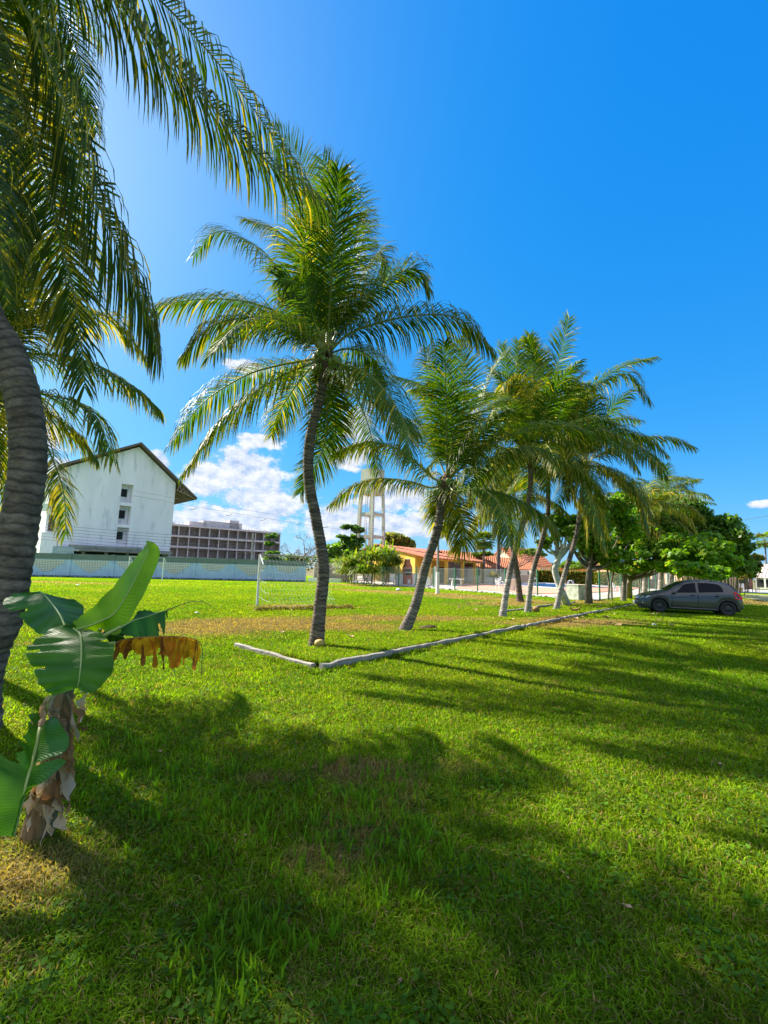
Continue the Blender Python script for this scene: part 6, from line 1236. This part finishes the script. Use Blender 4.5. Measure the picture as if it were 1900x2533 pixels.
# ------------------------------------------------------------------ banana plant
BANL = leafmat('banana_leaf', .45, .38, (1.5, 1.45, .2), .3, vein=330.0, nscale=6)
BANR = pm('banana_midrib', (.34, .40, .12), (.26, .32, .08), 4, .5)
DRYB = leafmat('banana_dry', .25, .8, (1.2, .9, .5), .2, nscale=12)
c6 = lambda x, y: (x/2.602, 1300+y/2.602)
def loft_leaf(th, rows, Y, name='leaf', colA=(.045,.14,.018), colB=(.07,.19,.02), mat=None, n=46, m=9, cup=.03, wav=.006, rib=.008, tears=(), parent=None, rib_on=True, label=None):
    """rows: (left, rib, right) crop points with distances; a surface spanned through them"""
    Lp, Cp, Rp = [], [], []
    for row in rows:
        l, c, r_ = row[:3]; y = Y+row[3] if len(row) > 3 else Y; yl = y+(row[4] if len(row) > 4 else 0); yr = y+(row[5] if len(row) > 5 else 0); Lp.append(at(*c6(*l), yl)); Cp.append(at(*c6(*c), y)); Rp.append(at(*c6(*r_), yr))
    Ls, Cs, Rs = spline(Lp, n), None, None
    def same(P):
        P = np.asarray(P, float); t0 = np.linspace(0, 1, len(P)); Q = np.vstack([2*P[0]-P[1], P, 2*P[-1]-P[-2]]); out_ = []
        for t_ in np.linspace(0, len(P)-1-1e-6, n):
            i_ = int(t_); f = t_-i_; a, b, c, d = Q[i_], Q[i_+1], Q[i_+2], Q[i_+3]; out_.append(.5*((2*b)+(-a+c)*f+(2*a-5*b+4*c-d)*f*f+(-a+3*b-3*c+d)*f**3))
        return np.array(out_)
    Ls, Cs, Rs = same(Lp), same(Cp), same(Rp); nrmv = nrm(np.cross(Rs-Ls, np.gradient(Cs, axis=0))); mb = MB(); s = np.linspace(0, 1, n)
    for sgn, E in ((-1, Ls), (1, Rs)):
        V = []; col = []; ve = []
        for j_ in range(m):
            t_ = j_/(m-1); p = Cs+(E-Cs)*t_; p = p-nrmv*(cup*math.sin(t_*math.pi*.5))+nrmv*(wav*np.sin(s*55+sgn)*t_+wav*1.5*np.sin(s*17+2*sgn)*t_)[:, None]; p = p+rng.normal(0, .0012, p.shape)*t_; V.append(p); cc = np.array(colA)*(1-t_*.0)+(np.array(colB)-np.array(colA))*(.5+.5*np.sin(s*23+sgn*3))[:, None]; col.append(cc); ve.append(s-.10*t_)
        V = np.stack(V, 1).reshape(-1, 3); col = np.stack(col, 1).reshape(-1, 3); ve = np.stack(ve, 1).reshape(-1)+.01
        Fq = []
        for i_ in range(n-1):
            for j_ in range(m-1):
                cut = False
                for (sd_, c0, wd_, d0) in tears:
                    if sd_ == sgn and j_/(m-1) >= d0-1e-6 and abs((i_+.5)/(n-1)-c0) < wd_*((j_/(m-1)-d0)/(1-d0)+.15): cut = True
                if not cut: Fq.append([i_*m+j_, (i_+1)*m+j_, (i_+1)*m+j_+1, i_*m+j_+1] if sgn > 0 else [i_*m+j_+1, (i_+1)*m+j_+1, (i_+1)*m+j_, i_*m+j_])
        mb.add(V, Fq, 0, col, True, vein=ve)
    lf = th.part(name, mb, mat or BANL, parent, label)
    if rib_on: mb = MB(); mb.tube(Cs-nrmv*.002, np.linspace(rib, rib*.3, n), 6); th.part('midrib', mb, BANR, lf)
    return lf
def banana():
    Y = 2.84; b = ground(125, 2085); th = Thing('banana_plant', 'young banana plant with torn green leaves and shaggy brown stem at the left front', 'banana plant', b)
    # pseudostem
    P = [at(*c6(250, 1900), Y-.02), at(*c6(330, 1600), Y), at(*c6(380, 1350), Y), at(*c6(415, 1120), Y), at(*c6(440, 980), Y)]; P[0][2] = -.03; mb = MB(); q = spline(P, 40); s = np.linspace(0, 1, 40)
    mb.tube(q, np.interp(s, [0, .3, .7, 1], [.085, .066, .052, .034]), 14); V = mb.v[0]; V += nrm(V-np.repeat(q, 14, 0)[:len(V)])*((np.arange(len(V)) % 14 % 3-1)*.006)[:, None]
    th.part('stem', mb, pm('banana_stem', (.34,.21,.09), (.14,.075,.03), 9, .85, .6, 40, stretch=(3,3,.5), dirt=(.05,.03,.02), dscale=4, dthr=.56))
    # hanging dry sheaths
    r = np.random.default_rng(4)
    spec_ = [(330,1090,200,1300,-.02),(360,1090,270,1450,-.06),(300,1120,250,1500,.0),(440,1080,500,1400,-.05),(470,1090,520,1300,-.04),(550,1070,515,1260,-.02),(430,1150,480,1600,-.07),(400,1400,460,1760,-.09),(350,1450,330,1800,-.1),(300,1500,250,1880,-.09),(370,1550,400,1900,-.1),(260,1600,190,1850,-.07),(320,1650,330,2010,-.11),(300,1700,290,2060,-.1),(230,1650,210,1960,-.06),(400,1650,440,1850,-.06),(420,1300,470,1560,-.08),(360,1750,420,1960,-.1),(330,1250,420,1650,-.09),(460,1350,440,1750,-.04),(490,1250,550,1330,0),(370,1200,300,1600,-.08),(220,1750,150,1820,-.03)]
    for _ in range(16): xx = r.uniform(220, 440); yy = r.uniform(1150, 1650); spec_.append((xx, yy, xx+r.uniform(-70, 30), yy+r.uniform(180, 380), -r.uniform(.06, .11)))
    for (x0, y0, x1, y1, dy) in spec_:
        n = 14; t_ = np.linspace(0, 1, n); p0, p1 = at(*c6(x0, y0), Y+dy*.7), at(*c6(x1, y1), Y+dy-.02); C_ = p0+(p1-p0)*t_[:, None]; ph = r.uniform(0, 6, 3); C_[:, 0] += .014*np.sin(t_*7+ph[0])*t_; C_[:, 1] += .02*np.sin(t_*9+ph[1]); wv = np.stack([np.cos(t_*4+ph[2]), np.sin(t_*5+ph[2])*.8, .2*np.sin(t_*6)], 1); wdv = r.uniform(.012, .032)*np.interp(t_, [0, .3, .8, 1], [.6, 1, .9, .15])*(1+.3*np.sin(t_*19+ph[0]))
        V = np.concatenate([C_-wv*wdv[:, None], C_+nrm(np.cross(wv, [0, 0, 1.]))*wdv[:, None]*.5, C_+wv*wdv[:, None]]); mb = MB(); c = np.array([[.42,.28,.16],[.56,.42,.28],[.34,.17,.07],[.50,.36,.22]][r.integers(0, 4)])*r.uniform(.7, 1.15)
        mb.add(V, [[k*n+i_, k*n+i_+1, (k+1)*n+i_+1, (k+1)*n+i_] for k in range(2) for i_ in range(n-1)], 0, c, False); th.part('dry_sheath', mb, DRYB)
    # leaves
    LG, LG2 = (.18, .36, .008), (.23, .42, .010)
    loft_leaf(th, [((400,660),(405,690),(420,700),0), ((520,570),(560,650),(590,715),.02), ((620,505),(660,610),(640,655),.05), ((700,400),(740,560),(750,690),.10,.06,-.03), ((770,300),(830,420),(850,520),.14,.1,-.04), ((850,190),(910,260),(955,320),.18,.1,-.04), ((905,125),(950,170),(1000,170),.2,.05,-.02), ((935,95),(940,98),(950,100),.2)], Y, colA=LG, colB=LG2, cup=.035, wav=.002, rib=.006, label='upright bright green leaf')
    loft_leaf(th, [((395,660),(415,640),(440,640),-.03), ((250,690),(385,575),(545,610),.06,.05,.05), ((130,575),(345,515),(535,545),.16,.05,.12), ((20,500),(300,460),(530,490),.26,.0,.15), ((60,430),(270,432),(420,455),.32,.1,.1), ((200,420),(255,422),(330,428),.34)], Y, colA=(.035,.13,.012), colB=(.06,.18,.014), cup=.02, rib=.007, tears=((-1,.47,.02,.5),))
    loft_leaf(th, [((420,655),(470,665),(540,690),0), ((270,720),(515,700),(640,715),-.10,-.02,.02), ((190,800),(525,760),(735,770),-.16,.0,.03), ((190,870),(525,850),(740,850),-.22,.02,.05), ((240,950),(520,920),(735,935),-.26,.04,.05), ((290,1040),(510,1000),(640,1055),-.28,.03,.04), ((350,1095),(500,1045),(560,1062),-.28)], Y, colA=(.045,.15,.012), colB=(.08,.21,.016), cup=.02, wav=.006, rib=.007, tears=((-1,.40,.018,.35), (-1,.62,.014,.5), (1,.30,.03,.4)), label='front drooping dark green leaf')
    loft_leaf(th, [((770,640),(780,655),(790,690),.05), ((860,590),(860,610),(890,700),.12,.02,-.04), ((900,530),(940,588),(960,735),.18,.05,-.04), ((960,535),(1010,563),(1050,715),.22,.04,-.06), ((1040,543),(1060,548),(1075,600),.26,.0,-.03), ((1074,544),(1078,545),(1082,548),.27)], Y, colA=(.03,.125,.018), colB=(.05,.18,.022), rib=.005, tears=((1,.60,.05,.2), (1,.83,.05,.1)))
    mb = MB(); mb.tube([at(*c6(x, y), Y+.27) for x, y in ((1075,545),(1150,515),(1230,490),(1300,488),(1340,505),(1360,516))], [.004,.003,.0025,.002,.002,.003], 5); th.part('leaf_filament', mb, pm('dry_filament', (.16,.10,.05), None, 5, .8))
    loft_leaf(th, [((640,690),(640,700),(640,720),.1), ((700,670),(700,700),(690,750),.1), ((760,680),(760,710),(750,770),.12), ((790,700),(790,715),(790,740),.12)], Y, colA=(.02,.07,.015), colB=(.04,.12,.02), rib=.004)
    loft_leaf(th, [((520,700),(525,705),(530,712),.08), ((560,670),(580,690),(600,718),.08), ((620,650),(640,670),(640,718),.09), ((655,640),(660,650),(662,655),.1)], Y, colA=LG, colB=LG2, rib_on=False)
    # lower left near leaf
    loft_leaf(th, [((262,1230),(268,1255),(300,1270),.0), ((190,1240),(255,1320),(370,1258),-.10,.02,-.02), ((190,1330),(240,1400),(445,1370),-.16,.0,-.03), ((130,1400),(220,1480),(430,1460),-.22,.0,-.04), ((160,1470),(200,1560),(290,1535),-.28,.0,-.03), ((0,1495),(185,1610),(430,1530),-.32,-.02,-.03), ((-60,1560),(165,1690),(300,1650),-.36,-.03,-.02), ((-160,1700),(140,1800),(175,1700),-.4,-.04), ((-160,1850),(115,1900),(130,1850),-.42,-.04), ((-60,1990),(90,2000),(95,1995),-.44)], Y, colA=(.045,.15,.012), colB=(.06,.19,.014), cup=.02, wav=.003, rib=.014, tears=((-1,.13,.02,.5), (-1,.30,.02,.3), (1,.44,.03,.25), (-1,.52,.03,.4)), n=60, label='large near leaf with thick pale midrib')
    # petioles
    for pts in ([(440,980),(430,800),(400,680)], [(440,980),(480,850),(430,665)], [(440,960),(600,760),(780,650)], [(430,1000),(330,1130),(268,1250)], [(440,980),(560,800),(740,755)]):
        mb = MB(); mb.tube(spline([at(*c6(*p_), Y) for p_ in pts], 12), np.linspace(.024, .010, 12), 7); th.part('leaf_stalk', mb, BANR)
    # dead orange leaf hanging from its midrib
    rib = [(740,760),(800,735),(900,722),(1000,716),(1100,714),(1200,720),(1270,740),(1298,770)]; R3 = spline([at(*c6(*p_), Y+.1) for p_ in rib], 60); mb = MB(); mb.tube(R3, np.linspace(.006, .003, 60), 5); dl = th.part('dead_leaf', mb, pm('dead_rib', (.34,.15,.04), None, 6, .8), label='dead orange leaf hanging in torn strips')
    strips = [(0,4,120,'d'),(5,9,60,'y'),(9,12,130,'d'),(13,17,95,'y'),(17,19,175,'d'),(20,24,120,'y'),(24,27,190,'o'),(27,29,70,'y'),(31,33,205,'d'),(33,38,200,'o'),(38,42,150,'y'),(41,44,190,'o'),(44,48,130,'y'),(47,49,170,'o'),(50,54,140,'y'),(53,55,185,'d')]
    cc = {'d': (.36,.14,.04), 'y': (.85,.50,.02), 'o': (.66,.27,.02)}
    strips = [(14,30,105,'y'),(29,44,120,'o'),(38,56,115,'y'),(2,11,70,'o')]+strips
    for (a, b_, ln, k_) in strips:
        A_, B_ = R3[a], R3[min(b_, 59)]; n = 9; V = []; x0 = r.uniform(-.03, .03); wob = r.uniform(0, 6)
        for i_ in range(n):
            t_ = i_/(n-1); sh = (1.0 if b_-a > 8 else 1.5)-.1*t_ if k_ == 'y' else 1.2-.3*t_+.25*math.sin(t_*6+wob)*t_; mid = (A_+B_)/2; 
            for w_ in (-1, -.33, .33, 1): p = mid+(B_-A_)/2*w_*sh+np.array([x0*t_, .018*math.sin(w_*2.5+t_*5+wob)+.02*t_, -ln/2.602/F_PX*Y*t_*(1+.06*math.sin(w_*3+wob))]); V.append(p)
        mb = MB(); mb.add(V, [[i_*4+j_, i_*4+j_+1, (i_+1)*4+j_+1, (i_+1)*4+j_] for i_ in range(n-1) for j_ in range(3)], 0, np.array(cc[k_])*r.uniform(.8, 1.15), True); th.part('strip', mb, leafmat('dead_leaf_strip', .45, .7, (1.2, 1.0, .6), .2, nscale=25), dl)
    mb = MB(); mb.tube([at(*c6(x, y), Y+.1) for x, y in ((1295,770),(1304,800),(1300,900),(1296,965))], [.004,.0025,.002,.004], 4); th.part('strip', mb, pm('dry_filament', (.16,.10,.05)), dl)
banana()
